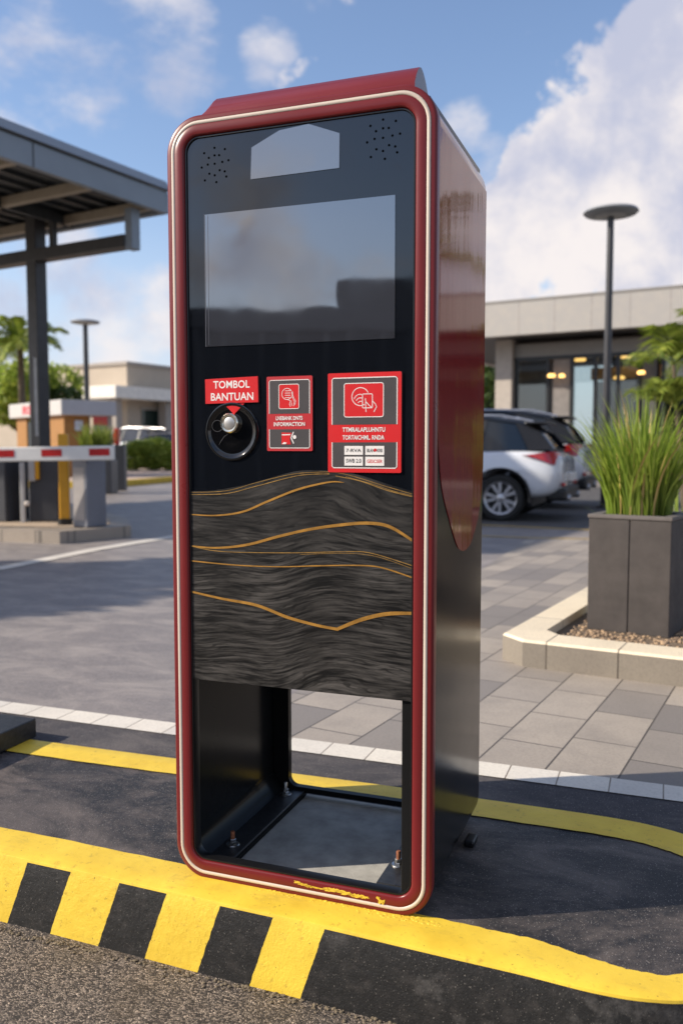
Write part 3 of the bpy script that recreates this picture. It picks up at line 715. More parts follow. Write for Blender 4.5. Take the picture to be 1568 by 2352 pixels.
# carrying beam and column
cxl = Matrix.Rotation(-aA, 4, 'Z') @ Vector((-5.50-cx0, 16.0-cy0, 0))
clx, cly = cxl.x, cxl.y
MB().box(clx-.13, clx+.13, .40, Wc-.3, 4.37, 4.58, bev=.01).build('carrying_beam', colm, CN)
MB().box(clx-.10, clx+.10, .24, .399, 4.33, 5.0, bev=.01).build('hanger', fasc, CN)
for y in (2.2, 4.4, 6.6): MB().box(clx-.05, clx+.05, y-.05, y+.05, 4.581, 5.02).build('strut', colm, CN)
cm_ = MB().box(clx-.125, clx+.125, cly-.125, cly+.125, 0, 5.2, bev=.01).build('column', colm, CN)
led = mat('light_strip', (.55, .55, .54), .4)
Mst = Matrix.Translation((clx, cly, 0))
MB().box(-.05, .04, .13, .15, 1.25, 2.65, M=Matrix.Translation((clx, cly, 0)) @ Matrix.Rotation(-aA+math.pi, 4, 'Z')).build('light_strip', led, CN)

# ------------------------------------------------------------------ barrier island
kst = bricks('barrier_kerb_stone', (.36, .30, .24), (.27, .23, .19), (.14, .12, .1), .42, 1.0, 0, .008, dirt=(.25, .21, .17), yoff=.5)
bi = [(-9.5, 11.6), (-3.06, 9.42), (-2.46, 10.15), (-2.75, 11.2), (-4.4, 14.2), (-9.5, 16.5)]
mb = MB().prism(bi, -.01, .13); tag(mb.build('barrier_island', kst), kind='structure')
top = MB().sheet([(-9.4, 11.95), (-3.15, 9.75), (-2.72, 10.22), (-2.95, 11.1), (-4.5, 14.0), (-9.4, 16.2)], .134)
tag(top.build('island_paving', mat('tan_paving', (.40, .31, .22), .8, var=.15)), kind='structure')
cabm = mat('cabinet_grey', (.15, .155, .18), .45, var=.06)
cab_dark = mat('cabinet_charcoal', (.045, .047, .055), .45, var=.1)
# grey cabinet on the right end
c0 = empty('barrier_cabinet', (-2.905, 10.03, .134), R(-30))
c0.rotation_euler = (0, 0, R(-30)); tag(c0, 'light grey barrier cabinet at the right end of the barrier island', 'cabinet')
MB().box(-.02, .21, -.15, .15, 0, .76, bev=.012, M=Matrix.Translation((-.09, 0, 0))).build('housing', cabm, c0)
MB().box(-.025+.0, .215, -.155, .155, .761, .79, bev=.01, M=Matrix.Translation((-.09, 0, 0))).build('lid', fasc2, c0)
MB().box(.0, .17, -.1535, -.1505, .08, .68, M=Matrix.Translation((-.09, 0, 0))).build('door', mat('door_warm_grey', (.27, .245, .235), .45), c0)
# left cabinet with arm
c1 = empty('parking_barrier', (-4.42, 10.9, .134), R(-18)); tag(c1, 'parking barrier with red and white arm lowered across the lane', 'barrier')
MB().box(-.55, .42, -.2, .25, 0, .80, bev=.015).build('cabinet', cab_dark, c1)
MB().box(-.57, .44, -.22, .27, .801, .84, bev=.01).build('lid', cabm, c1)
armM = Matrix.Translation((.0, 0, 0))
ca_ = Matrix.Rotation(R(18), 4, 'Z')   # arm runs along world x
p0 = ca_ @ Vector((-7.2+4.42, 9.86-10.9, 0)); 
ar = MB().box(0, 4.69, -.03, .03, -.08, .08, bev=.014, M=Matrix.Translation((p0.x, p0.y, .93-.134-.02)) @ ca_ @ Matrix.Rotation(R(-.9), 4, 'Y') @ Matrix.Rotation(R(-2.2), 4, 'Z')).build('arm', mat('arm_white', (.70, .68, .64), .4, var=.05), c1)
refm = mat('reflector_red', (.42, .012, .012), .35)
Ma = Matrix.Translation((p0.x, p0.y, .93-.134-.02)) @ ca_ @ Matrix.Rotation(R(-.9), 4, 'Y') @ Matrix.Rotation(R(-2.2), 4, 'Z')
for k in range(8): MB().box(4.69-.275-.535*k, 4.69-.045-.535*k, -.034, -.0305, -.030, .048, M=Ma).build('reflector_band', refm, ar)
def post(name, x, y, z0, z1, w, d, m, label, cat, rz=0, extra=None):
    e = empty(name, (x, y, z0), rz); MB().box(-w/2, w/2, -d/2, d/2, 0, z1-z0, bev=min(w, d)*.12).build('post', m, e)
    tag(e, label, cat)
    if extra: extra(e)
    return e
orange = mat('orange_paint', (.62, .30, .01), .45, var=.08)
greyl = mat('pale_grey_metal', (.42, .41, .40), .4)
def xt(e): MB().lathe([(.07, 0), (.07, .03), (.04, .05)], 14).build('base', rubber, e)
post('safety_post', -3.26, 10.25, .134, 1.2, .115, .115, orange, 'orange safety post between the dark cabinet and the grey cabinet', 'post', .2, lambda e: MB().lathe([(.085, .0), (.085, .07), (.0, .08)], 16).build('foot', rubber, e))
def ex(e):
    MB().box(.025, .09, -.05, .0, .10, .16, bev=.02, M=Matrix.Translation((0, 0, .10))).build('knob', mat('cream_plastic', (.62, .56, .5), .4), e)
post('slim_pole', -3.86, 10.55, .134, .86, .055, .055, greyl, 'slim pale grey pole with a cream knob beside the charcoal cabinet', 'pole', 0, ex)
e = empty('card_reader', (-3.72, 10.62, .134)); tag(e, 'dark upright cabinet with white and orange reader box behind the arm', 'cabinet')
MB().box(-.10, .26, .02, .40, 0, .84, bev=.02).build('housing', cab_dark, e)
MB().box(-.075, .0, -.05, .018, .50, .84, bev=.008).build('reader_box', greyl, e)
MB().box(.001, .045, -.04, .018, .52, .84, bev=.006).build('side_strip', orange, e)
# bins behind arm
e = empty('storage_bin', (-7.0, 15.2, .134)); tag(e, 'dark blue bin with orange lid left of the canopy column', 'bin')
MB().box(-1.1, .55, -.3, .3, 0, .98, bev=.03).build('bin_body', mat('navy_plastic', (.03, .045, .09), .5), e)
MB().box(.57, .98, -.3, .25, .5, .95, bev=.05, seg=3).build('orange_tub', orange, e)

# ------------------------------------------------------------------ booth
B = empty('entry_booth', (-8.3, 26.0, 0), R(40)); tag(B, 'orange kiosk booth with white fascia roof and red lettering', 'booth')
# local x to back-right, y to back-left
whit = mat('booth_white', (.47, .455, .43), .5, var=.05)
bgrey = mat('booth_grey_fascia', (.36, .38, .42), .5, var=.05)
rl = MB().box(0, 1.75, 0, 4.4, 2.0, 2.46, bev=.02).build('roof_fascia', whit, B)
MB().box(-.004, -.001, .01, 4.39, 2.02, 2.44).build('fascia_face', whit, rl)
MB().box(.02, 1.73, -.012, -.001, 2.02, 2.44).build('fascia_face', bgrey, rl)
tb = text_mb('IRSIE', 0, 1.15, 0, .27, 0, .03)
tb.v = [(-.012, 3.15-x, 2.09+z) for x, y, z in tb.v]
tb.build('lettering', mat('booth_red', (.55, .03, .05), .5), B)
orb = mat('booth_orange', (.30, .14, .03), .6, var=.12)
MB().box(.25, .95, .25, .33, 0, 1.999).build('wall', orb, B)
MB().box(.17, .249, .25, 1.5, .0, 1.999).build('wall', orb, B)
MB().box(.17, .249, 3.3, 4.2, 0, 1.999).build('wall', orb, B)
MB().box(.20, .26, 1.51, 3.29, .9, 1.85).build('window', glassy('booth_window', (.02, .025, .02), 1.5), B)
MB().box(.16, .255, 1.51, 3.29, 0, .89).build('counter', mat('counter_brown', (.2, .14, .1), .6), B)
MB().box(1.5, 1.65, .1, .3, 0, 1.999).build('post', mat('post_taupe', (.30, .26, .23), .6), B)
MB().box(1.0, 1.45, .02, .06, 1.72, 1.98).build('hanging_sign', mat('sign_red', (.45, .05, .04), .5), B)
MB().box(.50, .75, .215, .245, 1.55, 1.85).build('notice', mat('notice_pale', (.5, .55, .62), .5), B)
MB().box(1.1, 1.4, .5, .9, .0, 1.45).build('freezer', whit, B)

# ------------------------------------------------------------------ left far building
beige = mat('beige_render', (.43, .36, .28), .8, var=.06, vscale=.8)
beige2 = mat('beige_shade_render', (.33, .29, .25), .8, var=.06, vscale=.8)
winm = glassy('far_window', (.02, .035, .03), 1.5)
Bl = empty('beige_shop_building', (-10.98, 45, 0), math.atan2(.5, .86)); Bl.rotation_euler = (0, 0, math.atan2(.86, .51))
tag(Bl, 'low beige flat roofed building with white entrance canopy beyond the hedge', 'building')
# local x = (.51,.86) back-right ; local y = (-.86,.51) back-left
MB().box(0, 14, 0, 16, 0, 5.25).build('wall', beige, Bl)
MB().box(-.1, 14.1, -.1, 16.1, 5.251, 5.42).build('roof', beige2, Bl)
MB().box(-2.0, 7.0, -1.2, 2.2, 3.45, 4.05, bev=.02).build('entrance_canopy', mat('canopy_cream', (.75, .70, .62), .5), Bl)
MB().box(-1.6, -1.2, -.8, -.4, 0, 3.449).build('pillar', beige2, Bl)
MB().box(-1.6, -1.2, 1.5, 1.9, 0, 3.449).build('pillar', beige2, Bl)
MB().box(2.0, 2.5, -.8, -.3, 0, 3.449).build('pillar', beige2, Bl)
for x in (1.0, 4.0, 7.0): 
    f = MB().box(x, x+1.7, -.05, -.001, .2, 3.0).build('window', winm, Bl)
    MB().box(x-.1, x+1.8, -.07, -.052, 3.0, 3.15).build('lintel', beige2, f)
for y in (.6, 3.4, 6.2): MB().box(-.05, -.001, y, y+1.8, .9, 2.8).build('window', winm, Bl)
MB().box(5.0, 6.0, -1.25, -1.21, 2.0, 3.1).build('hanging_sign', whit, Bl)

# ------------------------------------------------------------------ building right
E_ = math.atan2(-.51, .86)
BR_ = empty('glass_fronted_building', (4.54, 28, 0), E_); tag(BR_, 'modern single storey building with pale panel fascia and glass front', 'building')
panel = bricks('fascia_panels', (.36, .34, .315), (.335, .315, .295), (.23, .21, .195), 1.12, 3.0, 0, .012, dirt=(.44, .39, .33), vert=True)
panel_d = mat('inner_band_taupe', (.22, .205, .185), .6, var=.06)
stone = mat('pier_stone', (.40, .35, .30), .7, var=.08)
framed = mat('black_frame', (.012, .013, .014), .4)
MB().box(-3.5, 16, 0, .35, 4.53, 5.55).box(-3.5, -3.15, .351, 12, 4.53, 5.55).build('fascia', panel, BR_)
MB().box(-3.52, 16.02, -.02, 12, 5.551, 5.62).build('coping', panel_d, BR_)
MB().box(-3.1, 16, .352, 12, 4.56, 4.62).build('soffit', mat('soffit_dark', (.03, .03, .034), .5), BR_)
MB().box(.45, 16, 1.52, 1.70, 3.98, 4.40).build('inner_band', panel_d, BR_)
MB().box(.45, 16, 1.50, 1.72, 3.88, 3.979).build('head_rail', framed, BR_)
MB().box(-.12, .44, 1.3, 2.2, 0, 4.559).build('pier', stone, BR_)
MB().box(1.74, 2.28, 1.62, 2.1, 0, 3.879).build('pier', mat('pier_grey', (.20, .18, .165), .7), BR_)
MB().box(4.5, 4.95, 1.62, 2.1, 0, 3.879).build('pier', mat('pier_dark', (.08, .075, .07), .7), BR_)
for x in (.46, 1.52, 2.3, 3.05, 3.75, 4.38, 5.1, 6.0, 7.2, 8.4, 9.6):
    MB().box(x, x+.10, 1.56, 1.70, 0, 3.879).build('mullion', framed, BR_)
# glass
m = bpy.data.materials.new('shop_glass'); m.use_nodes = True; m.node_tree.nodes.clear(); t = NT(m.node_tree)
tr = t.n('ShaderNodeBsdfTransparent'); tr.inputs[0].default_value = (.80, .85, .83, 1); gl = t.n('ShaderNodeBsdfGlossy'); gl.inputs['Roughness'].default_value = .02
fr_ = t.n('ShaderNodeFresnel'); fr_.inputs[0].default_value = 1.7; mx = t.n('ShaderNodeMixShader'); oo = t.n('ShaderNodeOutputMaterial')
t.t.links.new(t.math('ADD', fr_.outputs[0], .04, clamp=True), mx.inputs[0]); t.t.links.new(tr.outputs[0], mx.inputs[1]); t.t.links.new(gl.outputs[0], mx.inputs[2]); t.t.links.new(mx.outputs[0], oo.inputs[0])
shopglass = m
for a, b in ((.56, 1.52), (2.4, 3.05), (3.15, 3.75), (3.85, 4.38), (5.2, 6.0), (6.1, 7.2), (7.3, 8.4), (8.5, 9.6)):
    MB().box(a, b, 1.62, 1.64, .0, 3.879).build('window', shopglass, BR_)
inn = mat('interior_taupe', (.26, .22, .19), .8)
MB().box(2.3, 16, 7.0, 7.1, 0, 4.5).box(-.1, 0, 2.3, 9, 0, 4.5).box(-.1, 2.3, 8.9, 9.0, 0, 1.2).build('interior_wall', inn, BR_)
MB().box(-.1, 16, 1.8, 9.0, 4.3, 4.5).build('ceiling', mat('ceiling_brown', (.24, .20, .17), .8), BR_)
MB().box(2.35, 16, 3.9, 4.2, 3.35, 3.75).build('bulkhead', mat('bulkhead_cream', (.45, .37, .31), .7), BR_)
MB().box(2.5, 9, 4.2, 4.6, 0, 3.3).build('counter', mat('interior_dark', (.04, .045, .045), .5), BR_)
warm = mat('warm_lamp', (.8, .5, .15), .5, emit=((1, .55, .16), 2.2))
for (x, y, z, r_) in ((2.17, 3.0, 3.98, .24), (1.78, 1.3, 3.34, .13), (2.12, 1.3, 3.32, .10), (3.55, 3.5, 4.06, .27), (3.51, 3.0, 3.32, .18), (4.56, 1.3, 3.32, .12), (4.69, 2.4, 3.49, .19), (4.85, 3.0, 4.02, .30)):
    MB().lathe([(0, z+.05), (r_*.7, z+.05), (r_, z), (r_*.9, z-.05), (0, z-.06)], 20, M=Matrix.Translation((x, y, 0))).build('lamp', warm, BR_)
MB().box(.45, 16, .9, 1.5, 0, 1.12).build('base_block', mat('box_dark', (.02, .02, .022), .6), BR_)  # low dark block along the foot of the glass front

# ------------------------------------------------------------------ building behind the camera (seen in the glass)
a0, a1 = Vector((-22.5, -7.9)), Vector((-6.5, -21.3))
dd = a1-a0; Lb = dd.length
RB = empty('office_building', (*a0, 0), math.atan2(dd.y, dd.x)); tag(RB, 'long grey office building with tall windows across the lane', 'building')
offg = mat('office_grey_band', (.17, .165, .16), .7, var=.08); offd = mat('office_dark', (.028, .03, .03), .5, var=.4, vscale=.5)
# local y positive points to back-left or camera? build thickness both ways of the line
MB().box(0, Lb, -.3, .5, 4.15, 4.75).build('roof_band', offg, RB)
MB().box(10.6, Lb, -.28, .48, 4.76, 5.45).build('parapet', offg, RB)
MB().box(0, Lb, 0, .3, -.16, 4.14).build('wall', offd, RB)
for k in range(26):
    x = .4+k*.8+random.uniform(-.12, .12)
    MB().box(x, x+random.uniform(.1, .3), .31, .36, -.16, 4.14).build('window', mat('office_strip', (.07+.05*random.random(),)*3, .4) if k < 5 else bpy.data.materials['office_strip'+('.%03d' % (k % 4+1) if k % 5 else '')], RB)

# ------------------------------------------------------------------ cars
white_p = mat('car_white', (.62, .64, .68), .22, var=.02, coat=1.0)
silver_p = mat('car_silver', (.42, .46, .52), .25, var=.02, coat=1.0)
blackp = mat('car_black_trim', (.012, .012, .013), .35)
carglass = glassy('car_glass', (.006, .010, .016), 1.6)
tyre_m = mat('tyre', (.012, .012, .012), .8, bump=.2)
alloy = mat('alloy', (.55, .55, .57), .3, metal=.8)
tail = mat('tail_light', (.42, .008, .012), .12, var=.1, coat=1)
def make_car(paintm):
    C = empty('parked_car', (0, 0, 0))
    # lower body loft: x, z_low, z_belt, half widths (low, mid, belt)
    st = [(-2.20, .52, .86, .60, .70, .66), (-2.14, .40, .93, .74, .80, .74), (-2.0, .33, .975, .84, .875, .80), (-1.7, .30, 1.0, .88, .91, .84), (-1.0, .27, .985, .89, .915, .85), (0, .26, .955, .88, .905, .84), (.8, .26, .935, .88, .90, .83), (1.3, .27, .90, .885, .905, .80), (1.8, .30, .82, .85, .87, .72), (2.08, .36, .72, .74, .79, .60), (2.2, .44, .60, .55, .62, .45)]
    bm = bmesh.new(); rings = []
    for (x, zl, zb, wl, wm, wb) in st:
        zm = zl+(zb-zl)*.52
        half = [(0, zl), (wl*.85, zl), (wl, zl+.07), (wm*.985, zl+(zb-zl)*.3), (wm, zm), (wm*.975, zl+(zb-zl)*.8), (wb+.02, zb-.03), (wb-.05, zb+.01), (0, zb+.035)]
        ring = [bm.verts.new((x, y, z)) for y, z in half]+[bm.verts.new((x, -y, z)) for y, z in half[-2:0:-1]]
        rings.append(ring)
    for a, b in zip(rings, rings[1:]):
        m_ = len(a)
        for i in range(m_): bm.faces.new((a[i], a[(i+1) % m_], b[(i+1) % m_], b[i]))
    bm.faces.new(rings[0]); bm.faces.new(rings[-1][::-1]); bmesh.ops.recalc_face_normals(bm, faces=bm.faces)
    me = bpy.data.meshes.new('b'); bm.to_mesh(me); bm.free()
    ob = bpy.data.objects.new('b', me); COL.objects.link(ob); sb = ob.modifiers.new('s', 'SUBSURF'); sb.levels = 2; sb.render_levels = 2
    cut = MB()
    for x in (-1.35, 1.32): cut.lathe([(0, -1.2), (.395, -1.2), (.395, 1.2), (0, 1.2)], 36, M=Matrix.Translation((x, 0, .33)) @ Matrix.Rotation(R(90), 4, 'X'), smooth=False)
    cu = cut.build('c', []) ; bo = ob.modifiers.new('b', 'BOOLEAN'); bo.operation = 'DIFFERENCE'; bo.object = cu; bo.solver = 'EXACT'
    dg = bpy.context.evaluated_depsgraph_get(); body = bpy.data.meshes.new_from_object(ob.evaluated_get(dg))
    bpy.data.objects.remove(ob); bpy.data.objects.remove(cu)
    body.materials.clear(); body.materials.append(paintm)
    for p_ in body.polygons: p_.use_smooth = True
    bo_ = bpy.data.objects.new('body', body); COL.objects.link(bo_); bo_.parent = C
    # greenhouse
    gh = [(-2.02, .98, 1.02, .70, .66), (-1.86, .97, 1.24, .76, .60), (-1.60, .96, 1.40, .78, .58), (-1.1, .95, 1.475, .79, .60), (-.4, .94, 1.50, .79, .61), (.25, .93, 1.475, .79, .60), (.62, .92, 1.36, .78, .60), (1.0, .91, 1.12, .75, .64), (1.25, .90, .93, .72, .68)]
    mb = MB(); vs = []
    for (x, zb, zt, wb, wt) in gh: vs += [(x, wb, zb-.05), (x, wt+.02, zt-.05), (x, wt-.07, zt), (x, -wt+.07, zt), (x, -wt-.02, zt-.05), (x, -wb, zb-.05)]
    mb.add(vs, [(i*6+q, (i+1)*6+q, (i+1)*6+q+1, i*6+q+1) for i in range(8) for q in range(5)], 0, True); mb.add(vs[:6], [tuple(range(6))]); mb.add(vs[-6:], [tuple(range(6))])
    mb.build('windows', carglass, C)
    # roof skin, pillars
    mb = MB(); vs = []
    rf = gh[1:7]
    for (x, zb, zt, wb, wt) in rf: vs += [(x, wt+.012, zt-.035), (x, wt-.06, zt+.012), (x, 0, zt+.03), (x, -wt+.06, zt+.012), (x, -wt-.012, zt-.035)]
    mb.add(vs, [(i*5+q, (i+1)*5+q, (i+1)*5+q+1, i*5+q+1) for i in range(len(rf)-1) for q in range(4)], 0, True)
    mb.box(-1.90, -1.62, -.56, .56, 1.375, 1.405, bev=.015); mb.build('roof', blackp, C)
    for s in (1, -1):
        def pil(x0, z0, y0, x1, z1, y1, w): MB().add([(x0, s*y0, z0), (x0+w, s*y0, z0), (x1+w*.8, s*y1, z1), (x1, s*y1, z1)], [(0, 1, 2, 3)]).build('pillar', blackp, C)
        pil(-1.02, .95, .80, -1.10, 1.43, .63, .07); pil(.15, .94, .80, -.05, 1.45, .635, .07)
        mb = MB(); mb.add([(-2.06, s*.69, 1.01), (-1.72, s*.785, 1.0), (-1.50, s*.66, 1.40), (-1.86, s*.62, 1.25)], [(0, 1, 2, 3)]); mb.build('rear_pillar', blackp, C)
        MB().tube([(-1.55, s*.56, 1.44), (-1.3, s*.57, 1.50), (0, s*.57, 1.525), (.35, s*.56, 1.47)], .014, 8).build('roof_rail', alloy, C)
        # tail light: swept wedge wrapping the corner
        mb = MB(); q = [(-2.14, .62, .84), (-2.145, .66, .965), (-2.085, .795, .985), (-1.93, .868, .965), (-1.70, .915, .935), (-1.92, .893, .865), (-2.06, .850, .80), (-2.16, .70, .80)]
        mb.add([(x, s*y, z) for x, y, z in q]+[(x+.06, s*(y-.05), z) for x, y, z in q], [(0, 1, 2, 7), (2, 3, 6, 7), (3, 4, 5, 6)]+[(i, (i+1) % 8, 8+(i+1) % 8, 8+i) for i in range(8)], 0, True)
        mb.build('tail_light', tail, C)
        MB().box(-2.215, -2.17, s*.62-.09, s*.62+.09, .50, .55, bev=.01).build('reflector', tail, C)
        # cladding arches
        for x in (-1.35, 1.32):
            mb = MB(); vs = []
            for k in range(19):
                a = R(-8+196*k/18)
                for r_, y in ((.392, .90), (.43, .925), (.43, .88), (.392, .70)): vs.append((x+r_*math.cos(a), s*y, .33+r_*math.sin(a)))
            mb.add(vs, [(k*4+q, (k+1)*4+q, (k+1)*4+(q+1) % 4, k*4+(q+1) % 4) for k in range(18) for q in range(4)], 0, True); mb.build('arch_trim', blackp, C)
        MB().box(-.90, .88, s*.905-.02, s*.905+.02, .26, .40, bev=.015).build('sill', blackp, C)
        MB().box(-.62, -.46, s*.905-.012, s*.905+.025, .83, .86, bev=.008).build('door_handle', alloy, C)
        for x in (-1.35, 1.32):
            Mw = Matrix.Translation((x, s*.80, .33)) @ Matrix.Rotation(R(-90*s), 4, 'X')
            wl = MB().lathe([(.225, -.10), (.30, -.105), (.328, -.08), (.33, 0), (.328, .08), (.30, .105), (.235, .10), (.225, .07)], 40, M=Mw).build('wheel', tyre_m, C)
            mb = MB().lathe([(.0, .02), (.06, .02)], 20, M=Mw).lathe([(.205, .06), (.232, .098), (.238, .10), (.226, .06), (.226, -.09)], 40, M=Mw)
            for k in range(5):
                for dlt in (-9, 9):
                    a = R(72*k+dlt*1.0); b = R(72*k+dlt*1.6)
                    d0 = Vector((math.cos(a), math.sin(a), 0)); d1 = Vector((math.cos(b), math.sin(b), 0)); tt = Vector((-math.sin(a), math.cos(a), 0))
                    v = [d0*.05-tt*.018, d0*.05+tt*.018, d1*.215+tt*.024, d1*.215-tt*.024]
                    mb.add([(p_.x, p_.y, .075) for p_ in v]+[(p_.x, p_.y, .045) for p_ in v], [(0, 1, 2, 3), (0, 4, 5, 1), (1, 5, 6, 2), (3, 2, 6, 7), (0, 3, 7, 4)], M=Mw)
            mb.lathe([(0, .085), (.04, .083), (.06, .07), (.06, .04)], 20, M=Mw); mb.build('rim', alloy, wl)
            MB().lathe([(0, .0), (.22, .0)], 24, M=Mw).build('brake_disc', blackp, wl)
    MB().box(-2.24, -1.95, -.72, .72, .30, .47, bev=.04, seg=3).build('rear_bumper', blackp, C)
    MB().box(-2.255, -2.19, -.26, .26, .56, .68, bev=.008).build('licence_plate', swhite, C)
    MB().tube([(-2.27, .52, .33), (-2.0, .52, .33)], .05, 14).build('exhaust', alloy, C)
    MB().tube([(-2.27, -.52, .33), (-2.0, -.52, .33)], .05, 14).build('exhaust', alloy, C)
    MB().box(-1.75, 1.6, -.62, .62, .2, .45).build('underbody', blackp, C)
    for s in (1, -1): MB().box(2.0, 2.14, s*.58-.13, s*.58+.13, .60, .70, bev=.03).build('headlight', lens, C)
    return C
car1 = make_car(white_p); car1.location = (1.32, 13.61, 0); car1.rotation_euler = (0, 0, R(158))
tag(car1, 'white SUV with black roof and red tail light parked nearest beside the terminal', 'car', 'parked cars')
car2 = copy_tree(car1); car2.location = (2.30, 16.1, 0); car2.scale = (1, 1, 1.12); tag(car2, 'white car mostly hidden behind the nearest white SUV', 'car', 'parked cars')
car3 = copy_tree(car1); car3.location = (-9.7, 41.0, .13); car3.rotation_euler = (0, 0, R(150)); car3.scale = (.9, 1.0, 1.2); tag(car3, 'white van like car beyond the hedge next to the red topped pillar', 'car', 'parked cars')
car4 = copy_tree(car1); car4.location = (-7.9, 38.6, .13); car4.rotation_euler = (0, 0, R(170)); tag(car4, 'silver car beyond the hedge at the left edge of the terminal', 'car', 'parked cars')
for ch in car4.children:
    if ch.name.startswith('body'):
        ch.material_slots[0].link = 'OBJECT'; ch.material_slots[0].material = silver_p

# red topped pillar
e = empty('bollard_pillar', (-4.95, 21.2, 0)); e.location = (-5.38, 21.2, 0)
tag(e, 'black pillar with a bright red top in front of the hedge', 'pillar')
MB().box(-.14, .14, -.14, .14, 0, 1.10, bev=.02).build('column', cab_dark, e); MB().box(-.12, -.0, -.1, .1, 1.101, 1.5, bev=.03).build('red_top', mat('pillar_red', (.5, .03, .02), .4), e)
MB().box(-.30, -.141, -.12, .12, 0, 1.02, bev=.02).build('side_box', mat('pillar_grey', (.13, .12, .13), .5), e)

# ------------------------------------------------------------------ vegetation
def leafmat(name, c1, c2, tr=.35):
    m, t, p = newmat(name)
    geo = t.n('ShaderNodeNewGeometry'); rn = geo.outputs['Random Per Island']
    c = t.mix(rn, c1, c2); c = t.mix(t.mr(t.noise(3, 3), .35, .7, 0, .5), c, tuple(q*.55 for q in c1))
    t.set(p.inputs['Base Color'], c); p.inputs['Roughness'].default_value = .5
    tl = t.n('ShaderNodeBsdfTranslucent'); t.set(tl.inputs[0], c); mx = t.n('ShaderNodeMixShader'); mx.inputs[0].default_value = tr
    out = [n for n in m.node_tree.nodes if n.type == 'OUTPUT_MATERIAL'][0]
    t.t.links.new(p.outputs[0], mx.inputs[1]); t.t.links.new(tl.outputs[0], mx.inputs[2]); t.t.links.new(mx.outputs[0], out.inputs[0]); return m
grass_m = leafmat('ornamental_grass', (.16, .26, .025), (.42, .50, .08), .5)
grass_y = mat('grass_straw', (.42, .30, .10), .6)
palm_m = leafmat('palm_leaf', (.15, .22, .025), (.38, .42, .07), .4)
tree_m = leafmat('tree_leaf', (.035, .07, .015), (.10, .15, .03), .3)
hedge_m = leafmat('hedge_leaf', (.22, .32, .04), (.50, .56, .10), .5)
bark = mat('bark', (.12, .09, .06), .9, var=.3, vscale=12, bump=.5)
def blade(mb, x, y, z, h, lean, az, w, rnd, mi=0, seg=6):
    d = Vector((math.cos(az), math.sin(az), 0)); sd_ = Vector((-d.y, d.x, 0)); sd_.rotate(Matrix.Rotation(rnd.uniform(-.9, .9), 3, 'Z')); vs = []
    for k in range(seg+1):
        f = k/seg; p = Vector((x, y, z))+d*(lean*f**1.9*h)+Vector((0, 0, h*(f-.25*lean*f**3)))
        ww = w*(1-f**2.2)*(.55+.45*min(1, f*4)); vs += [p-sd_*ww/2, p+sd_*ww/2+d*ww*.2]
    mb.add([tuple(v) for v in vs], [(2*k, 2*k+1, 2*k+3, 2*k+2) for k in range(seg)], mi, True)
def grass_clump(name, x, y, z, r, n, hmin, hmax, seed, label):
    rnd = random.Random(seed); e = empty(name, (x, y, z)); tag(e, label, 'plant')
    mb = MB()
    for i in range(n):
        a = rnd.uniform(0, 6.283); q = r*math.sqrt(rnd.random()); px, py = q*math.cos(a), q*math.sin(a)
        az = a+rnd.gauss(0, .5); h = rnd.uniform(hmin, hmax)*(1-.25*q/r); blade(mb, px, py, 0, h, abs(rnd.gauss(.08+.36*q/r, .10)), az, rnd.uniform(.008, .016), rnd, 1 if rnd.random() < .07 else 0)
    mb.build('blades', [grass_m, grass_y], e, fix=False); return e

# planter bed
pa = math.atan2(-.41, .72)
PB = (.80, 4.22)
pe = Vector((math.cos(pa), math.sin(pa))); pn = Vector((-pe.y, pe.x))
def PL(a, b): v = Vector(PB)+pe*a+pn*b; return (v.x, v.y)
# outer chamfered outline in local (a along front, b back)
out = [(.09, -.07), (6, -.07), (6, 6.0), (-.03, 6.0), (-.03, .02)]
kb = []
Kb_outer = [(.115, -.075), (6.0, -.075), (6.0, 6.0), (-.02, 6.0), (-.02, .03)]
Kb_inner = [(.24, .115), (5.81, .115), (5.81, 5.81), (.15, 5.81), (.15, .20)]
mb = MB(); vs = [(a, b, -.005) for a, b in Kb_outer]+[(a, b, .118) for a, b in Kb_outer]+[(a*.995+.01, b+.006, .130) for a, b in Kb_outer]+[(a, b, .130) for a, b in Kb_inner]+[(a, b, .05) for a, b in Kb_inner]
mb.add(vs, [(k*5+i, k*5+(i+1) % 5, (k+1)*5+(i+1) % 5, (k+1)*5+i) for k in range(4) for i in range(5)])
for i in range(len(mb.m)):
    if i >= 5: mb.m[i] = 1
tag(mb.build('planter_bed_kerb', [kface_shaded_m, ktop_lit_m], loc=(*PB, 0), rotz=pa), 'pale stone kerb framing the gravel bed of the planter', 'kerb')
# gravel
gravbase = mat('gravel_soil', (.16, .115, .075), .9, var=.4, vscale=60, bump=.6, bscale=120, bdist=.01)
MBg = MB().sheet([(.20, .10), (5.85, .10), (5.85, 5.85), (.12, 5.85), (.12, .2)], .085)
rnd = random.Random(5); gm = MB()
for i in range(2600):
    a = rnd.uniform(.2, 1.6); b = rnd.uniform(.13, 1.9)
    s = rnd.uniform(.006, .014); bm = bmesh.new(); bmesh.ops.create_icosphere(bm, subdivisions=1, radius=s)
    f = (rnd.uniform(.7, 1.4), rnd.uniform(.7, 1.2), rnd.uniform(.5, .8))
    for v in bm.verts: v.co = Vector((v.co.x*f[0], v.co.y*f[1], v.co.z*f[2]))
    gm.bm(bm, 1, True, M=Matrix.Translation((a, b, .087)) @ Matrix.Rotation(rnd.uniform(0, 6), 4, 'Z'))
gm.add([v for v in MBg.v], MBg.f, 0)
m, t, p = newmat('gravel_stones'); rn = t.n('ShaderNodeNewGeometry').outputs['Random Per Island']
t.set(p.inputs['Base Color'], t.mix(rn, (.50, .34, .20), (.16, .11, .075))); p.inputs['Roughness'].default_value = .8
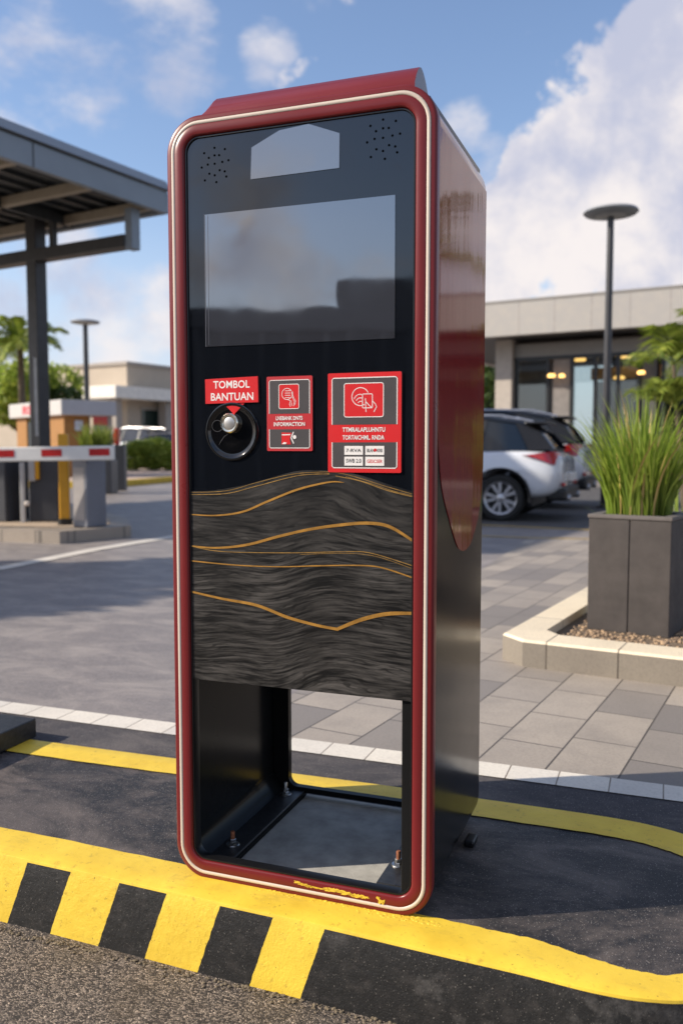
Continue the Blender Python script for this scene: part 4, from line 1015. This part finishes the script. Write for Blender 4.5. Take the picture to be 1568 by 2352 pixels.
tag(gm.build('gravel', [gravbase, m], loc=(*PB, 0), rotz=pa, fix=False), kind='stuff', label='brown gravel around the square planter', cat='gravel')
# pot
qa = math.atan2(4.322-4.558, 1.643-1.298)
PT = empty('square_planter', (1.298, 4.558, .085), qa); tag(PT, 'dark grey square stone planter standing in the gravel bed', 'planter')
potm = mat('planter_dark_stone', (.055, .046, .042), .75, var=.2, vscale=9, bump=.25, bscale=160, bdist=.002)
W_, H_ = .418, .590
MB().box(0, W_*.503, 0, W_, 0, H_, bev=.004).box(W_*.513, W_, 0, W_, 0, H_, bev=.004).box(W_*.49, W_*.52, .006, W_-.006, 0, H_-.02).build('body', potm, PT)
mb = MB(); o_ = -.006
mb.box(o_, W_-o_, o_, .05, H_+.001, H_+.022, bev=.004).box(o_, W_-o_, W_-.05, W_-o_, H_+.001, H_+.022, bev=.004).box(o_, .049, .051, W_-.051, H_+.001, H_+.022, bev=.004).box(W_-.049, W_-o_, .051, W_-.051, H_+.001, H_+.022, bev=.004)
mb.build('rim', mat('planter_rim', (.11, .095, .088), .7, var=.2, vscale=9), PT)
MB().box(.052, W_-.052, .052, W_-.052, H_+.0015, H_+.008).build('soil', gravbase, PT)
pc = Matrix.Rotation(qa, 4, 'Z') @ Vector((W_/2, W_/2, 0))
grass_clump('ornamental_grass', 1.298+pc.x-.01, 4.558+pc.y, .085+H_, .165, 760, .38, .80, 2, 'bright green ornamental grass growing in the dark square planter')
grass_clump('ornamental_grass', 2.0, 5.15, .09, .14, 300, .6, 1.0, 4, 'taller grass clump behind the planter at the right edge')

def frond(mb, base, az, L, up, droop, nl, ll, lw, rnd, mi=0):
    pts = []; d = Vector((math.cos(az), math.sin(az), 0))
    for k in range(13):
        f = k/12; pts.append(base+d*(L*f*math.cos(up)*(1-.12*f))+Vector((0, 0, L*(math.sin(up)*f-droop*f*f))))
    mb.tube([tuple(q) for q in pts], [.012*(1-.8*k/12)*L for k in range(13)], 5, mi)
    for i in range(nl):
        f = .12+.88*i/nl; x = f*12; k = min(int(x), 11); p = pts[k].lerp(pts[k+1], x-k); tg = (pts[k+1]-pts[k]).normalized()
        sd_ = tg.cross(Vector((0, 0, 1))).normalized(); upv = sd_.cross(tg)
        for s in (1, -1):
            l = ll*(math.sin(math.pi*min(1, f*.9+.12))**.6)*rnd.uniform(.8, 1.1); dr = (sd_*s*.85+tg*.55+upv*rnd.uniform(.05, .35)).normalized()
            a = p; b = p+dr*l*.5; c = p+dr*l+Vector((0, 0, -l*rnd.uniform(.15, .5))); nn = tg*lw*.5
            mb.add([tuple(a-nn*.4), tuple(a+nn*.4), tuple(b+nn), tuple(c), tuple(b-nn)], [(0, 1, 2, 4), (4, 2, 3)], mi)
def areca(x, y, z0, seed, stems, L, hmin, hmax, label, nl=26, ll=.42, lw=.03, name='palm_shrub'):
    rnd = random.Random(seed); e = empty(name, (x, y, z0)); tag(e, label, 'palm'); tr = MB(); mb = MB()
    for s in range(stems):
        a = rnd.uniform(0, 6.28); b0 = Vector((.25*math.cos(a), .25*math.sin(a), 0)); h = rnd.uniform(hmin, hmax); tp = b0*1.8+Vector((0, 0, h))
        tr.tube([tuple(b0), tuple(b0.lerp(tp, .5)), tuple(tp)], [.035, .028, .02], 7)
        for k in range(6): frond(mb, tp, rnd.uniform(0, 6.28), L*rnd.uniform(.8, 1.15), rnd.uniform(.5, 1.2), rnd.uniform(.35, .75), nl, ll, lw, rnd)
    tr.build('stems', bark, e); mb.build('fronds', palm_m, e, fix=False); return e
areca(4.7, 11.2, 0, 21, 10, 1.1, 1.3, 3.0, 'leafy green palm shrub at the right edge behind the grass', nl=30, ll=.40, lw=.035)

def palm(x, y, h, L, nf, seed, label, z=0, lw=.10, nl=30):
    rnd = random.Random(seed); e = empty('palm_tree', (x, y, z)); tag(e, label, 'palm tree')
    MB().tube([(0, 0, 0), (.1, 0, h*.5), (.05, .05, h)], [.19, .14, .11], 10).build('trunk', bark, e); mb = MB()
    for k in range(nf): frond(mb, Vector((.05, .05, h)), k*6.28/nf+rnd.uniform(-.2, .2), L*rnd.uniform(.85, 1.1), rnd.uniform(.1, 1.25), rnd.uniform(.3, .8), nl, L*.28, lw, rnd)
    mb.build('crown', palm_m, e, fix=False); return e
def crown(mb, c, r, n, ls, rnd):
    for i in range(n):
        v = Vector((rnd.gauss(0, 1), rnd.gauss(0, 1), rnd.gauss(0, 1))).normalized(); q = rnd.uniform(.55, 1.0)**.6
        p = Vector(c)+Vector((v.x*r[0], v.y*r[1], v.z*r[2]))*q
        a = Vector((rnd.uniform(-1, 1), rnd.uniform(-1, 1), rnd.uniform(-1, 1))).normalized(); b = a.cross(Vector((rnd.uniform(-1, 1), rnd.uniform(-1, 1), rnd.uniform(-1, 1)))).normalized(); l = ls*rnd.uniform(.6, 1.3)
        mb.add([tuple(p-a*l), tuple(p+b*l*.45), tuple(p+a*l), tuple(p-b*l*.45)], [(0, 1, 2, 3)])
def tree(x, y, h, r, n, ls, seed, label, m=tree_m, clumps=7, name='tree', z=0):
    rnd = random.Random(seed); e = empty(name, (x, y, z)); tag(e, label, 'tree'); tr = MB().tube([(0, 0, 0), (.05, 0, h*.35), (0, .05, h*.7)], [.16*r/2, .12*r/2, .05], 9)
    mb = MB()
    for k in range(clumps):
        a = rnd.uniform(0, 6.28); q = r*rnd.uniform(.1, .65); c = (q*math.cos(a), q*math.sin(a), h*rnd.uniform(.45, .9)); rr_ = r*rnd.uniform(.35, .55)
        tr.tube([(0, 0, h*.35), ((c[0])*.6, c[1]*.6, c[2]*.85), c], [.07, .04, .015], 6); crown(mb, c, (rr_, rr_, rr_*.8), n//clumps, ls, rnd)
    tr.build('trunk', bark, e); mb.build('crown', m, e, fix=False); return e
palm(6.3, 10.4, 3.7, 1.7, 9, 77, 'slender palm tree to the right of the lot beyond the planter', lw=.035, nl=20)
palm(-11.0, 30, 4.5, 2.3, 17, 31, 'palm tree with drooping fronds far left under the canopy')
tree(-11.9, 33, 4.0, 2.3, 5600, .13, 32, 'bushy yellow green tree behind the booth left of the column', hedge_m, 8)
tree(-10.5, 32.5, 3.6, 1.35, 4200, .11, 33, 'dark green tree behind the booth right of the column', tree_m, 7)
tree(9.3, 46, 6.4, 2.6, 5000, .2, 34, 'green tree seen under the left end of the building fascia', tree_m, 8)
tree(7.6, 44, 4.8, 2.2, 3000, .2, 36, 'shorter green tree directly beside the terminal beyond the parked cars', tree_m, 7)
# hedge left: separate shrubs
for i, (x, y, r_, h) in enumerate(((-8.15, 34.4, .75, 1.15), (-7.35, 34.5, .8, 1.25), (-6.6, 34.3, .8, 1.1), (-5.8, 34.6, .8, 1.2), (-5.0, 34.4, .8, 1.1))):
    rnd = random.Random(40+i); e = empty('hedge_shrub', (x, y, .13)); mb = MB(); crown(mb, (0, 0, h*.5), (r_, .6, h*.52), 1500, .09, rnd); crown(mb, (.2, -.1, h*.7), (r_*.6, .5, h*.35), 700, .09, rnd)
    mb.build('foliage', hedge_m, e, fix=False); MB().tube([(0, 0, 0), (0, 0, h*.6)], .04, 6).build('stem', bark, e)
    tag(e, ['clipped green shrub right behind the red topped pillar', 'second clipped shrub from the red topped pillar in the hedge', 'low clipped shrub third along the hedge', 'clipped shrub of the hedge hidden next to the terminal edge', 'clipped shrub of the hedge fully behind the terminal'][i], 'shrub', 'hedge shrubs')
# potted shrub behind the arm
e = empty('potted_shrub', (-5.55, 19.8, 0)); tag(e, 'leafy green shrub in a box behind the barrier arm', 'shrub')
MB().box(-.4, .4, -.3, .3, 0, .75, bev=.02).build('box', cab_dark, e); mb = MB(); rnd = random.Random(50)
for i in range(420): blade(mb, rnd.uniform(-.3, .3), rnd.uniform(-.2, .2), .75, rnd.uniform(.45, .95), abs(rnd.gauss(.3, .2)), rnd.uniform(0, 6.28), .035, rnd)
mb.build('foliage', palm_m, e, fix=False)
# shade tree left of the frame (its shadow lies on the lot)
tree(-8.6, 5.9, 5.6, 1.7, 5200, .13, 60, 'broad leafy tree beside the canopy left of the lane', tree_m, 8)
